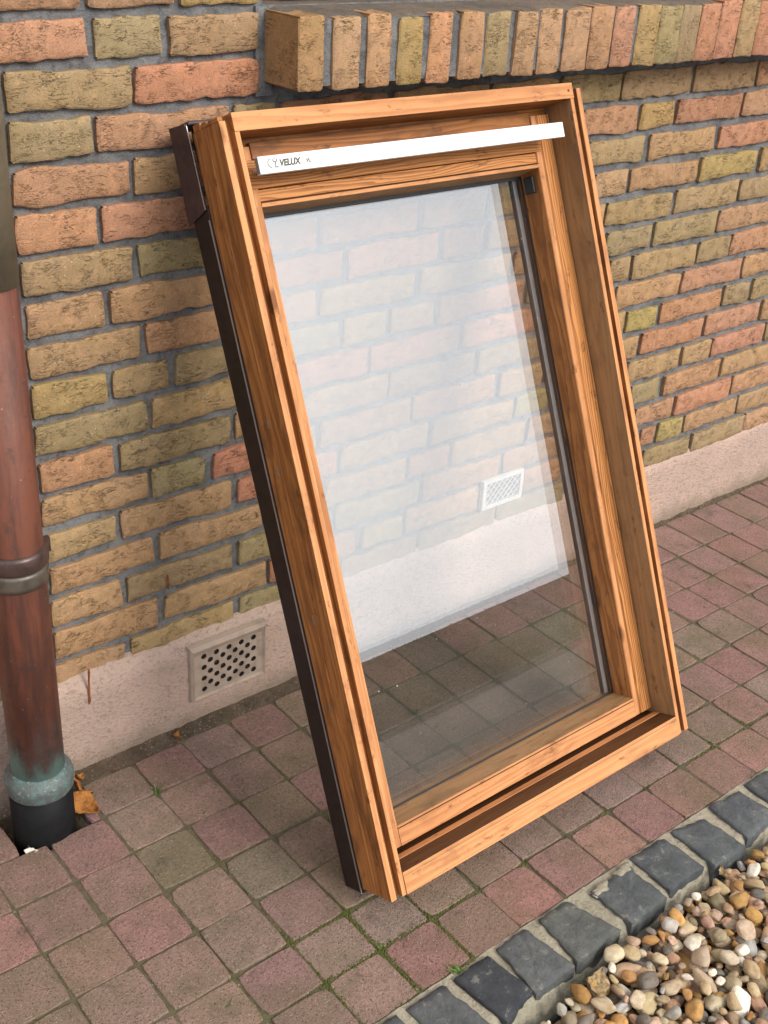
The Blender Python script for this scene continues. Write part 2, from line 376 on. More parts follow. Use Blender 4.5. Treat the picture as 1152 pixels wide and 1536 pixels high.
# ------------------------------------------------------------------ wall: layout measured from the photograph
PITCH_Z = .0625; Z0 = 1.28825; BH = .0495
def proj(X):
    d = Vector(X)-CAM; k = d.dot(fw); return 576+FPX*d.dot(rt)/k, 768-FPX*d.dot(up)/k
def on_plane_y(px, py, y=0.0):
    d = rt*((px-576)/FPX) - up*((py-768)/FPX) + fw; return CAM + d*((y-CAM.y)/d.y)
def x_at(px, z, y=0.0):
    lo, hi = -1.0, 6.0
    for _ in range(40):
        md = (lo+hi)/2
        if proj((md, y, z))[0] < px: lo = md
        else: hi = md
    return (lo+hi)/2
TR = [
 (0, 0, 2.845, [(-60,365,155,'o'),(405,690,140,'v'),(720,1100,125,'t'),(25,555,365,'t'),(580,1100,335,'r'),(45,390,570,'v'),(415,975,540,'o'),(1000,1180,450,'v'),
   (60,550,770,'o'),(580,900,735,'t'),(75,415,965,'o'),(440,850,930,'o'),(95,565,1145,'t'),(595,880,1095,'v'),(120,445,1340,'t'),(475,920,1270,'q')]),
 (0, 500, 2.4, [(105,505,75,'t'),(530,800,20,'q'),(120,385,215,'y'),(410,610,160,'t'),(635,835,110,'v'),(130,530,335,'v'),(550,860,250,'t'),(145,410,480,'q'),(415,830,390,'v'),
   (155,535,590,'q'),(550,740,505,'v'),(770,920,455,'r'),(165,420,720,'t'),(440,835,630,'t'),(860,940,545,'r'),(185,555,830,'t'),(580,945,705,'t'),(190,440,965,'q'),(460,835,850,'v'),
   (860,980,760,'v'),(200,570,1055,'q'),(595,955,920,'q'),(205,450,1165,'t'),(475,840,1060,'t'),(865,1010,955,'v')]),
 (390, 270, 2.504, [(235,590,170,'o'),(620,850,130,'o'),(335,670,260,'o'),(695,840,230,'o'),(860,985,200,'t'),(235,580,430,'y'),(605,940,350,'t'),(495,650,520,'t'),(675,990,460,'o'),
   (420,745,630,'o'),(765,1040,560,'o')]),
 (440, 540, 2.618, [(45,370,140,'q'),(385,710,70,'v'),(110,460,240,'q'),(475,795,140,'o'),(810,975,75,'q'),(190,530,330,'q'),(545,860,225,'t'),(875,1000,150,'y'),(125,440,475,'q'),(455,610,395,'o'),
   (625,910,305,'t'),(925,1040,235,'t'),(170,495,560,'v'),(510,810,455,'q'),(830,1060,370,'t'),(160,245,715,'o'),(275,425,665,'y'),(445,740,590,'q'),(905,1060,455,'q'),
   (190,480,770,'v'),(495,790,670,'v'),(800,1060,570,'v')]),
 (760, 0, 2.844, [(240,490,375,'v'),(500,790,345,'t'),(805,1065,320,'t'),(1080,1300,305,'o'),(330,560,505,'o'),(575,715,485,'y'),(720,1000,460,'r'),(1005,1290,435,'o'),(350,590,640,'t'),(615,890,600,'t'),(910,1200,565,'r'),
   (380,515,780,'t'),(530,815,750,'q'),(820,1065,705,'y'),(1085,1330,670,'t'),(430,705,895,'t'),(725,985,835,'t'),(1000,1250,795,'v'),(425,615,1025,'v'),(630,895,975,'v'),(900,1130,920,'t'),
   (440,525,1150,'v'),(530,805,1115,'t'),(810,950,1060,'v'),(960,1200,1020,'o'),(470,740,1240,'q'),(750,1000,1175,'o'),(1015,1250,1120,'q'),(515,640,1350,'y'),(660,915,1300,'o'),(925,1035,1240,'v'),(1050,1200,1215,'v')]),
 (900, 460, 4.571, [(130,255,275,'t'),(285,700,190,'o'),(725,1090,85,'o'),(190,545,390,'t'),(565,750,300,'t'),(755,1120,220,'o'),(215,405,555,'v'),(440,815,485,'o'),(840,1220,370,'t'),
   (240,500,720,'q'),(505,890,620,'o'),(910,1290,500,'o'),(280,375,905,'o'),(385,560,855,'y'),(585,935,740,'t'),(950,1250,640,'t'),(300,610,975,'v'),(620,980,870,'v'),(990,1250,760,'t')]),
]
PAL = {'o': (.445, .240, .142), 'r': (.440, .215, .130), 't': (.395, .258, .140), 'y': (.375, .268, .115), 'v': (.325, .238, .130), 'q': (.420, .252, .140)}
rows = {}
for ox, oy, s, lst in TR:
    for xl, xr, yc, c in lst:
        p = on_plane_y(ox+(xl+xr)/2/s, oy+yc/s); r = round((Z0-BH/2-p.z)/PITCH_Z); z = Z0-r*PITCH_Z-BH/2
        rows.setdefault(r, []).append([x_at(ox+xl/s, z), x_at(ox+xr/s, z), c])
XL, XR = -.35, 3.7; OPEN_X = 1.034
WALLB = []
for r in range(-4, 18):
    src = sorted(rows.get(r, [])); out = []
    for b in src:
        if b[1]-b[0] < .03: continue
        if out and b[0] < out[-1][1]+.006:
            if b[1] < out[-1][1]+.03: continue
            b[0] = out[-1][1]+.011
        out.append(b)
    lim = OPEN_X-.0 if r <= 2 else XR
    def fill(a, b, out):
        # random lengths between a and b
        rr = random.Random(r*91+int(a*1000)); x = a; res = []
        while b-x > .03:
            L = rr.choice([.212, .208, .215, .205, .10, .15]) if b-a > .3 else .212
            if b-(x+L) < .07: L = b-x if b-x < .26 else (b-x)/2-.006
            res.append([x, x+L, rr.choice('ootttvvyrqq')]); x += L+.012
        return res
    full = []; prev = XL
    for b in out+[[lim+.012, None, None]]:
        if b[0]-prev > .045: full += fill(prev, b[0]-.012, out)
        if b[1] is not None: full.append(b); prev = b[1]+.012
    for a, b, c in full:
        if a < lim-.02: WALLB.append((r, a, min(b, lim), c))

def brick_mesh(L, H, D, seed, nx=None, wob=.0040, name='brick'):
    nx = nx or max(8, int(L/.0105)); e = .0022
    xs = [0, e/L] + [e/L+(1-2*e/L)*i/(nx-1) for i in range(1, nx-1)] + [1-e/L, 1]
    zs = [0, e/H, .33, .66, 1-e/H, 1]
    nX, nZ = len(xs), len(zs); V = []
    for j, tz in enumerate(zs):
        for i, tx in enumerate(xs):
            x = (tx-.5)*L; z = (tz-.5)*H
            wx = wob*(1.1*n3(z*25, seed*3.7, 1.3 if tx < .5 else 5.1)); wz = wob*(1.2*n3(x*14, seed*2.3, 9.1 if tz < .5 else 3.3)+.7*n3(x*45, seed*1.9, 2.1 if tz < .5 else 7.3)+.45*n3(x*130, seed*1.3, 4.4 if tz < .5 else 6.2))
            x += wx*abs(2*tx-1); z += wz*abs(2*tz-1)
            bx = i in (0, nX-1); bz = j in (0, nZ-1)
            y = .0007*n3(x*22, z*40, seed*1.17)+.0012*n3(x*50, z*150, seed)+.0007*n3(x*140, z*260, seed)
            if bx or bz: y += .0014
            if bx and bz: q_ = .003+.004*abs(n3(seed, tx*3, tz*3+.5)); x *= 1-q_/(L/2); z *= 1-q_/(H/2); y += .001
            V.append((x, y, z))
    F = [(j*nX+i, j*nX+i+1, (j+1)*nX+i+1, (j+1)*nX+i) for j in range(nZ-1) for i in range(nX-1)]
    loop = list(range(nX))+[j*nX+nX-1 for j in range(1, nZ)]+[(nZ-1)*nX+i for i in range(nX-2, -1, -1)]+[j*nX for j in range(nZ-2, 0, -1)]
    o = len(V)
    for k in loop: V.append((V[k][0], D, V[k][2]))
    n = len(loop); nf = len(F)
    for k in range(n):
        F.append((loop[(k+1) % n], loop[k], o+k, o+(k+1) % n))
    me = mesh(name, V, F)
    me.polygons.foreach_set('use_smooth', [0 < q % (nX-1) < nX-2 and 0 < q//(nX-1) < nZ-2 for q in range(nf)]+[False]*(len(F)-nf))
    return me
def vary(c, rr, a=.07):
    k = 1+rr.uniform(-a, a); return tuple(max(.01, v*k*(1+rr.uniform(-.05, .05))) for v in c)+(1,)

wall = tag(empty('brick_wall', (1.5, 0, 0)), 'weathered orange and olive brick house wall with pink rendered foot, behind the leaning window', 'wall', kind='thing')
def wp(name, me, mat, loc=(0, 0, 0), parent=wall):
    o = obj(name, me, mat, parent); base = Vector((1.5, 0, 0)) if parent is wall else Vector((0, 0, 0))
    o.location = Vector(loc)-base; return o
restV, restF, restC = [], [], []
VENT2 = (1.594, 1.717, .228, .302)
for k, (r, a, b, c) in enumerate(WALLB):
    z = Z0-r*PITCH_Z-BH/2; rr = random.Random(k*13+5)
    if 15 <= r <= 16 and b > VENT2[0]-.002 and a < VENT2[1]+.002:
        if r == 16:
            if a < VENT2[0]-.04: b = min(b, VENT2[0]-.004)
            elif b > VENT2[1]+.04: a = max(a, VENT2[1]+.004)
            else: continue
    L = b-a
    if L < .025: continue
    me = brick_mesh(L, BH+rr.uniform(-.003, .003), .05, k*1.31)
    o = wp('brick', me, M['brick'], ((a+b)/2, rr.uniform(-.0022, .0015), z))
    o.rotation_euler = (rr.uniform(-.012, .012), rr.uniform(-.006, .006), rr.uniform(-.008, .008))
    o.color = vary(PAL[c], rr)
# wall core (mortar face 6 mm back, gently uneven)
def sheet(name, x0, x1, z0, z1, y, dx, amp, seed, back):
    nx = max(2, int((x1-x0)/dx)); nz = max(2, int((z1-z0)/dx)); V = []
    for j in range(nz+1):
        for i in range(nx+1):
            x = x0+(x1-x0)*i/nx; z = z0+(z1-z0)*j/nz
            V.append((x, y+amp*(n3(x*30, z*55, seed)+.6*n3(x*80, z*110, seed+4)), z))
    F = [(j*(nx+1)+i, j*(nx+1)+i+1, (j+1)*(nx+1)+i+1, (j+1)*(nx+1)+i) for j in range(nz) for i in range(nx)]
    me = mesh(name, V, F, True); return me
wp('mortar', sheet('mortar', XL, XR, .10, 1.236, .0078, .012, .0016, 2.0, .2), M['mortar'])
wp('mortar', sheet('mortar', XL, OPEN_X+.010, 1.236, 1.56, .0078, .012, .0016, 3.0, .2), M['mortar'])
wp('masonry_core', mesh('core', *join_geo([box(XL, XR, .035, .24, -.2, 1.13), box(XL, 1.0, .035, .24, 1.13, 1.56)])), M['mortar'])
N = NT('far_brickwork'); tc = N.n('TexCoord').outputs['Object']; cx_ = N.n('SeparateXYZ'); N.L(tc, cx_.inputs[0]); cb_ = N.n('CombineXYZ'); N.L(cx_.outputs[0], cb_.inputs[0]); N.L(cx_.outputs[2], cb_.inputs[1])
bk = N.n('TexBrick'); N.L(cb_.outputs[0], bk.inputs[0]); bk.inputs['Scale'].default_value = 1; bk.inputs['Brick Width'].default_value = .222; bk.inputs['Row Height'].default_value = .0625; bk.inputs['Mortar Size'].default_value = .007
bk.inputs['Color1'].default_value = C(.42, .245, .14); bk.inputs['Color2'].default_value = C(.33, .24, .13); bk.inputs['Mortar'].default_value = C(.15, .15, .155)
N.pbr(bk.outputs[0], .95, spec=.1)
up_ = wp('upper_brickwork', mesh('upper_brickwork', *join_geo([box(-3, OPEN_X, .004, .24, 1.561, 5.2), box(OPEN_X, 7, .004, .24, 2.45, 5.2), box(XR, 7, .004, .24, -.2, 2.45), box(-3, XL, .004, .24, -.2, 1.561)])), N.m); tag(up_, kind='stuff')
# reveal of the house window above the sill
wp('reveal', mesh('reveal', *box(1.0, OPEN_X+.012, .010, .14, 1.13, 1.56)), M['mortar'])
wp('mortar', mesh('mortar', *box(1.03, 1.060, .002, .05, 1.11, 1.235)), M['mortar'])
# plinth
def plinth_front(x): return -.003-.015*max(0.0, min(1.0, (2.5-x)/1.8))
nx = 330; nz = 16; V = []
for j in range(nz+1):
    for i in range(nx+1):
        x = XL+(XR-XL)*i/nx
        top = .196-.010*(x-.8)/1.5+.006*n3(x*9, 0, 4)+.004*n3(x*40, 0, 7)
        z = -.05+(top+.05)*j/nz
        pr = plinth_front(x)
        y = pr+.0014*n3(x*20, z*30, 1)+.0008*n3(x*90, z*120, 5)
        if j == nz: y = .003
        elif j == nz-1: y = pr*.55
        V.append((x, y, z))
V2 = [(XL+(XR-XL)*i/nx, .03, V[nz*(nx+1)+i][2]-.001) for i in range(nx+1)]
o_ = len(V); V += V2
F = [(j*(nx+1)+i, j*(nx+1)+i+1, (j+1)*(nx+1)+i+1, (j+1)*(nx+1)+i) for j in range(nz) for i in range(nx)]
F += [(nz*(nx+1)+i, nz*(nx+1)+i+1, o_+i+1, o_+i) for i in range(nx)]
wp('plinth', mesh('plinth', V, F, True), M['plinth'])

# rust streaks
for (px, py0, py1, w, y) in ((133, 1003, 1056, .0036, -.0205), (251, 862, 884, .004, -.004)):
    a = on_plane_y(px, py0, y); b = on_plane_y(px+1.5, py1, y); n = 9; V = []; F = []
    for i in range(n+1):
        t = i/n; c = a.lerp(b, t); hw = w*(.5+.6*abs(n3(t*5, px, 0)))*(1-.6*abs(t-.4)); dx = .0015*n3(t*4, px, 3)
        V += [(c.x-hw+dx, y, c.z), (c.x+dx, y-.0012, c.z), (c.x+hw+dx, y, c.z)]
    for i in range(n):
        for q in range(2): F.append((i*3+q, i*3+q+1, i*3+q+4, i*3+q+3))
    wp('rust_streak', fix(mesh('rust_streak', V, F, True)), M['rust'])

# rowlock sill of the house window
SF = -.083
sill = wp('window_sill', None, None, (1.046, SF, 1.125))
sill_base = Vector((1.046, SF, 1.125))
S1 = [(185,285,'t'),(330,435,'q'),(470,565,'q'),(600,695,'y'),(725,815,'o'),(850,940,'o'),(960,1055,'v')]
S2 = [(5,95,'t'),(120,215,'q'),(230,335,'q'),(345,440,'o'),(455,545,'o'),(560,655,'y'),(655,748,'v'),(752,835,'v'),(840,925,'r'),(932,1015,'r'),(1018,1098,'t'),(1102,1175,'r')]
sb = [(x_at(380+a/2.743, 1.175, SF), x_at(380+b/2.743, 1.175, SF), c) for a, b, c in S1]+[(x_at(770+a/3.016, 1.175, SF), x_at(770+b/3.016, 1.175, SF), c) for a, b, c in S2]
while sb[-1][1] < XR:
    x = sb[-1][1]+.012; sb.append((x, x+RND.uniform(.044, .052), RND.choice('otvyrq')))
for k, (a, b, c) in enumerate(sb):
    if k == 0: a = 1.046
    a -= .0008 if k else 0; b += .0012
    rr = random.Random(k+900); h = .101+rr.uniform(-.004, .002)
    me = brick_mesh(b-a, h, .15, 200+k*1.7, nx=6, wob=.0026)
    o = obj('sill_brick', me, M['brick'], sill); o.location = Vector(((a+b)/2, SF+rr.uniform(-.003, .002), 1.1275+h/2+rr.uniform(-.001, .002)))-sill_base
    o.rotation_euler = (0, rr.uniform(-.012, .02), 0); o.color = vary(PAL[c], rr)
    if k == 0:
        o.color = (.37, .225, .11, 1)
def add_sill(name, me, mat): 
    o = obj(name, me, mat, sill); o.location = -sill_base; return o
ms = sheet('mortar', 1.052, XR, 1.134, 1.226, SF+.0045, .012, .002, 8.0, .2)
add_sill('mortar', ms, M['mortar'])
add_sill('mortar_bed', mesh('mb', *box(1.058, XR, SF+.012, .034, 1.136, 1.224)), M['mortar'])
V = []; F = []; nx = 300; ny = 10
for j in range(ny+1):
    for i in range(nx+1):
        x = 1.050+(XR-1.050)*i/nx; y = SF+.004+(.075-SF)*j/ny
        z = 1.2285+.010*j/ny+.0014*n3(x*60, y*30, 0)+.0012*n3(x*20, y*90, 3)
        if j == 0: z -= .004
        if i == 0: z -= .003
        V.append((x, y, z))
F = [(j*(nx+1)+i, j*(nx+1)+i+1, (j+1)*(nx+1)+i+1, (j+1)*(nx+1)+i) for j in range(ny) for i in range(nx)]
M['cap'] = mat_rough('sill_top_dirt', C(.19, .145, .105), C(.13, .105, .082), C(.075, .060, .045), 10, 60, 500, .003, 1.0, (190, .85, C(.30, .26, .22)))
add_sill('top_coat', mesh('sill_top', V, F, True), M['cap'])
# house window standing on the sill
hw = tag(empty('house_window', (2.3, .08, 1.238)), 'dark red painted house window frame standing on the brick sill', 'window', kind='thing')
for nm, bx, mt in (('bottom_rail', (1.046, XR, .048, .13, 1.234, 1.30), 'redwood'), ('stile', (1.046, 1.10, .070, .13, 1.30, 2.45), 'redwood'), ('weather_bar', (1.10, XR, .034, .0475, 1.2435, 1.262), 'redwood'), ('pane', (1.10, XR, .098, .104, 1.30, 2.45), 'cavity')):
    V, F = box(*bx); o = obj(nm, mesh(nm, V, F), M[mt], hw); o.location = -Vector((2.3, .08, 1.238)); bevel(o, .004)

# ventilation brick in the plinth
vx0, vx1, vz0, vz1 = .880, 1.046, .047, .169
vent = wp('vent_grille', None, None, ((vx0+vx1)/2, -.0165, (vz0+vz1)/2))
vb = Vector(((vx0+vx1)/2+.0063, -.006, (vz0+vz1)/2-.009))
def vent_part(name, V, F, mat, bev=0, smooth=False):
    o = obj(name, fix(mesh(name, V, F, smooth)), mat, vent); o.location = -vb
    if bev: bevel(o, bev)
    return o
nc, nr = 9, 7; cw, ch = .0134, .0122; cx0 = .898; 
gx0 = (vx0+vx1)/2-nc*cw/2+.001; gz0 = (vz0+vz1)/2-nr*ch/2-.004
V, F = [], []
yf, yb = -.0125, -.0112
for i in range(nc):
    for j in range(nr):
        xa, xb, za, zb = gx0+i*cw, gx0+(i+1)*cw, gz0+j*ch, gz0+(j+1)*ch; o = len(V)
        if (i+j) % 2 == 0:
            mx, mz = (xa+xb)/2, (za+zb)/2
            sq = [(xa, za), (mx, za), (xb, za), (xb, mz), (xb, zb), (mx, zb), (xa, zb), (xa, mz)]
            rr_ = .0060
            V += [(p[0], yf, p[1]) for p in sq]
            ang = [-135, -90, -45, 0, 45, 90, 135, 180]
            V += [(mx+rr_*math.cos(math.radians(q)), yf, mz+rr_*math.sin(math.radians(q))) for q in ang]
            V += [(mx+rr_*math.cos(math.radians(q)), yb, mz+rr_*math.sin(math.radians(q))) for q in ang]
            for q in range(8):
                p = (q+1) % 8
                F += [(o+q, o+p, o+8+p, o+8+q), (o+8+q, o+8+p, o+16+p, o+16+q)]
        else:
            V += [(xa, yf, za), (xb, yf, za), (xb, yf, zb), (xa, yf, zb)]; F.append((o, o+1, o+2, o+3))
gx1, gz1 = gx0+nc*cw, gz0+nr*ch
vent_part('hole_plate', V, F, M['vent'])
outer = [(vx0, vz0), (vx1, vz0), (vx1, vz1), (vx0, vz1)]; inner = [(gx0, gz0), (gx1, gz0), (gx1, gz1), (gx0, gz1)]
mid = [(vx0+.010, vz0+.008), (vx1-.010, vz0+.008), (vx1-.010, vz1-.022), (vx0+.010, vz1-.022)]
rs = [[(x, -.002, z) for x, z in outer], [(x, -.0125, z) for x, z in [(vx0+.002, vz0+.002), (vx1-.002, vz0+.002), (vx1-.002, vz1-.002), (vx0+.002, vz1-.002)]],
      [(x, -.0165, z) for x, z in [(vx0+.006, vz0+.005), (vx1-.006, vz0+.005), (vx1-.006, vz1-.010), (vx0+.006, vz1-.010)]],
      [(x, -.0125, z) for x, z in mid], [(x, -.0125, z) for x, z in inner]]
me = rings('vent_frame', rs, False, False); o = obj('vent_frame', me, M['vent'], vent); o.location = -vb
V, F = box(gx0-.003, gx1+.003, -.0082, -.0076, gz0-.003, gz1+.003); vent_part('shade_backing', V, F, M['cavity'])  # black sheet paints the shade behind the holes, no opening is cut

# white lattice vent behind the glass
wv = wp('lattice_vent', None, None, (1.656, -.004, .266)); wb = Vector((1.656, -.004, .266))
x0, x1, z0, z1 = 1.597, 1.716, .231, .300
def wv_part(name, V, F, mat, bev=.0008):
    o = obj(name, mesh(name, V, F), mat, wv); o.location = -wb
    if bev: bevel(o, bev)
for bx in ((x0, x1, -.007, .004, z0, z0+.008), (x0, x1, -.007, .004, z1-.008, z1), (x0, x0+.010, -.0072, .004, z0+.008, z1-.008), (x1-.010, x1, -.0072, .004, z0+.008, z1-.008)):
    wv_part('frame_bar', *box(*bx), M['offwhite'])
wv_part('shade_backing', *box(x0+.004, x1-.004, -.001, .004, z0+.004, z1-.004), M['cavity'], 0)  # black sheet in place of the shade behind the lattice bars
ax0, ax1, az0, az1 = x0+.010, x1-.010, z0+.008, z1-.008
def clip_bar(c, sgn, hw_, yf, yb):
    # diagonal bar x+sgn*z*slope = c, clipped to the opening by sampling
    pts = [];
    za, zb = az0, az1
    xa = c; xb = c+sgn*(az1-az0)*.9
    t0, t1 = 0.0, 1.0
    for lim, lo in ((ax0, True), (ax1, False)):
        d = xb-xa
        if abs(d) < 1e-9: continue
        t = (lim-xa)/d
        if lo:
            if d > 0: t0 = max(t0, t)
            else: t1 = min(t1, t)
        else:
            if d > 0: t1 = min(t1, t)
            else: t0 = max(t0, t)
    if t1-t0 < .12: return None
    P0 = (xa+(xb-xa)*t0, za+(zb-za)*t0); P1 = (xa+(xb-xa)*t1, za+(zb-za)*t1)
    V = [(P0[0]-hw_, yf, P0[1]), (P0[0]+hw_, yf, P0[1]), (P1[0]+hw_, yf, P1[1]), (P1[0]-hw_, yf, P1[1])]
    V += [(x, yb, z) for x, y, z in V]
    return V, [(0, 1, 2, 3), (7, 6, 5, 4), (0, 4, 5, 1), (1, 5, 6, 2), (2, 6, 7, 3), (3, 7, 4, 0)]
for k in range(-5, 12):
    for sgn, yf in ((1, -.0055), (-1, -.0045)):
        g = clip_bar(ax0+k*.0155+(0 if sgn > 0 else .045), sgn, .0017 if sgn > 0 else .0013, yf, -.001)
        if g: wv_part('lattice_bar', *g, M['offwhite'], 0)

# ------------------------------------------------------------------ ground, paving
gd = obj('ground', mesh('ground', [(-80, -80, -.075), (80, -80, -.075), (80, 30, -.075), (-80, 30, -.075)], [(0, 1, 2, 3)]), M['lawn']); tag(gd, kind='structure')
pav = tag(empty('paving', (1.2, -.38, 0)), 'reddish brown square concrete paving with mossy joints along the brick wall', 'paving', kind='structure')
PB = Vector((1.2, -.38, 0))
def pavpart(name, me, mat, loc=(0, 0, 0)):
    o = obj(name, me, mat, pav); o.location = Vector(loc)-PB; return o
YR = [-.036, -.139, -.240, -.341, -.440, -.541, -.630, -.7265]
HOLE = (.490, .612, -.150)
# joint bed, uneven
nx, ny = 300, 72; V = []
for j in range(ny+1):
    for i in range(nx+1):
        x = -.6+4.4*i/nx; y = -.728+(.728-.004)*j/ny
        z = -.0030+.0020*n3(x*60, y*60, 1)+.0015*n3(x*150, y*150, 2)
        if HOLE[0]-.006 < x < HOLE[1]+.004 and y > HOLE[2]-.001: z = -.042+.006*n3(x*70, y*70, 9)
        V.append((x, y, z))
F = [(j*(nx+1)+i, j*(nx+1)+i+1, (j+1)*(nx+1)+i+1, (j+1)*(nx+1)+i) for j in range(ny) for i in range(nx)]
pavpart('joint_sand', mesh('joint_sand', V, F, True), M['sand'])
def paver_mesh(seed, a, b):
    rr = random.Random(seed); n = 5; pts = []
    base = []
    for s in range(4):
        for k in range(n):
            t = k/n
            base.append([(-1+2*t, -1), (1, -1+2*t), (1-2*t, 1), (-1, 1-2*t)][s])
    def ring(inset, z, wob):
        out = []
        for k, (px, py) in enumerate(base):
            x, y = px*(a/2-inset), py*(b/2-inset)
            if abs(px) == 1 and abs(py) == 1: q_ = .0020+(.0045 if rr.random() < .18 else 0)*rr.random(); x -= math.copysign(q_, x); y -= math.copysign(q_, y)
            x += wob*n3(k*1.7, seed, 1); y += wob*n3(k*1.7, seed, 5)
            out.append((x, y, z+(.0007*n3(k*.9, seed, 8) if z > -.01 else 0)))
        return out
    rs = [ring(0, -.055, .0), ring(0, -.0045, .0012), ring(.0005, -.0010, .0013), ring(.0018, 0, .0013)]
    return rings('paver', rs, False, True)
PM = {}
def pm(a, b):
    k = (round(a, 3), round(b, 3), RND.randrange(3))
    if k not in PM: PM[k] = paver_mesh(len(PM)+1, a, b)
    return PM[k]
PC = {'p': (.330, .190, .162), 'b': (.305, .205, .162), 'g': (.280, .200, .150), 'r': (.325, .182, .152)}
x0c = .5345
for r in range(7):
    yb_ = YR[r+1]
    for k in range(-9, 31):
        xa = x0c+.1012*k; xb = xa+.1012
        rr = random.Random(r*100+k+5000)
        if r == 0:
            if xb > HOLE[0]+.02 and xa < HOLE[1]-.02:
                if xa < HOLE[0]: xb = HOLE[0]
                elif xb > HOLE[1]+.02: xa = HOLE[1]
                else: continue
            if xb-xa < .02: continue
        ya = YR[r] if r else max(-.052, min(-.012, -.048+.023*((xa+xb)/2-.7)))
        gap = .0032
        a, b = xb-xa-gap, ya-yb_-gap
        xc, yc = (xa+xb)/2+rr.uniform(-.0022, .0022), (ya+yb_)/2+rr.uniform(-.0018, .0018)
        if r == 0 and xa < .7 and k < 1: yc = (ya+yb_)/2
        o = pavpart('paver', pm(round(a, 3), round(b, 3)), M['paver'], (xc, yc, rr.uniform(-.0020, .0010)))
        o.rotation_euler = (rr.uniform(-.007, .007), rr.uniform(-.007, .007), rr.uniform(-.012, .012))
        # colour: redder strips along the wall and the sett edge, browner in the trodden middle
        if xc > 1.9: c = 'p' if yc > -.33 else rr.choice('bbp')
        elif r <= 0: c = rr.choice('ppb')
        elif r >= 5 and xc > .85: c = rr.choice('rrp') if r == 6 else rr.choice('pbb')
        elif xc < .65 and r <= 2: c = 'p' if r < 2 else rr.choice('pb')
        else: c = rr.choice('bbgbpb')
        o.color = vary(PC[c], rr, .10)
# dirty fillet between plinth and first row
V = []; nx = 420; prof = [(-.002, .010), (-.008, .004), (-.016, -.0005), (-.026, -.003), (-.036, -.008)]
for i in range(nx+1):
    x = -.35+4.0*i/nx; w = max(.3, 1.25-.5*(x-.8))+.4*n3(x*12, 0, 3)
    for k, (y, z) in enumerate(prof):
        hole = HOLE[0]-.01 < x < HOLE[1]+.01
        V.append((x, plinth_front(x)+.004+(y*w if k else y), (z+.003*n3(x*50, k*1.3, 2)+.0025*n3(x*140, k*2.3, 5)) - (.035 if hole else 0)))
F = [(i*5+k, i*5+k+1, (i+1)*5+k+1, (i+1)*5+k) for i in range(nx) for k in range(4)]
pavpart('dirt_fillet', fix(mesh('fillet', V, F, True)), M['fillet'])

# moss in the joints
def moss_density(x, y):
    d = max(0, n3(x*5, y*5, 4)*.8-.05)+.01
    d += 5.0*math.exp(-(((x-.86)/.13)**2+((y+.66)/.06)**2)) + 3.0*math.exp(-(((x-1.68)/.14)**2+((y+.60)/.035)**2)) + 2.5*math.exp(-(((x-.82)/.09)**2+((y+.55)/.08)**2))
    d += 1.0*math.exp(-(((x-1.25)/.25)**2+((y+.63)/.02)**2)) + .5*math.exp(-(((x-.72)/.2)**2+((y+.38)/.15)**2))
    return d
V, F = [], []; rm = random.Random(11)
def tuft(x, y, z, s):
    o = len(V); n = 5; a0 = rm.uniform(0, 6.28)
    V.append((x+rm.uniform(-.3, .3)*s, y+rm.uniform(-.3, .3)*s, z+s*rm.uniform(.6, 1.0)))
    for q in range(n):
        a = a0+q*2*math.pi/n; V.append((x+s*math.cos(a)*rm.uniform(.6, 1.2), y+s*math.sin(a)*rm.uniform(.6, 1.2), z-.001))
    for q in range(n): F.append((o, o+1+q, o+1+(q+1) % n))
lines = [('h', y) for y in YR[1:]]+[('v', x0c+.1012*k) for k in range(-6, 24)]
for kind, c in lines:
    for q in range(4200 if kind == 'h' else 1200):
        if kind == 'h': x, y = rm.uniform(.1, 2.7), c+rm.gauss(0, .0022)
        else: x, y = c+rm.gauss(0, .0022), rm.uniform(-.725, -.14)
        dn = moss_density(x, y)
        if rm.random() < dn*.36:
            big = min(1.0, dn/2.0)
            tuft(x+rm.gauss(0, .0022)*big, y+rm.gauss(0, .0022)*big, -.004+.0015*big, rm.uniform(.0012, .0030)*(1+.35*big))
mo = pavpart('moss', mesh('moss', V, F), M['moss']); tag(mo, kind='stuff')

# grit lying along the plinth foot and in the joints
V, F = [], []
for q in range(900):
    if q < 420: x = rm.uniform(.2, 2.7); y = plinth_front(x)-abs(rm.gauss(0, .018))-.002; z = .001
    elif q < 700: x = x0c+.1012*rm.randrange(-3, 20)+rm.gauss(0, .002); y = rm.uniform(-.72, -.05); z = -.003
    else: x = rm.uniform(.2, 2.6); y = rm.uniform(-.72, -.06); z = .0005
    r_ = rm.uniform(.0005, .0016) if q >= 700 else rm.uniform(.0006, .0026); o_ = len(V)
    V += [(x+r_*rm.uniform(.6, 1.2)*a, y+r_*rm.uniform(.6, 1.2)*b, z+r_*rm.uniform(.6, 1)*c) for a, b, c in ((1, 0, 0), (-1, 0, 0), (0, 1, 0), (0, -1, 0), (0, 0, 1), (0, 0, -1))]
    F += [tuple(o_+k for k in t) for t in ((0, 2, 4), (2, 1, 4), (1, 3, 4), (3, 0, 4), (2, 0, 5), (1, 2, 5), (3, 1, 5), (0, 3, 5))]
M['grit'] = mat_rough('grit', C(.34, .27, .20), C(.16, .12, .09), C(.06, .05, .04), 60, 300, 900, .001, .5)
tag(pavpart('grit', mesh('grit', V, F), M['grit']), kind='stuff')

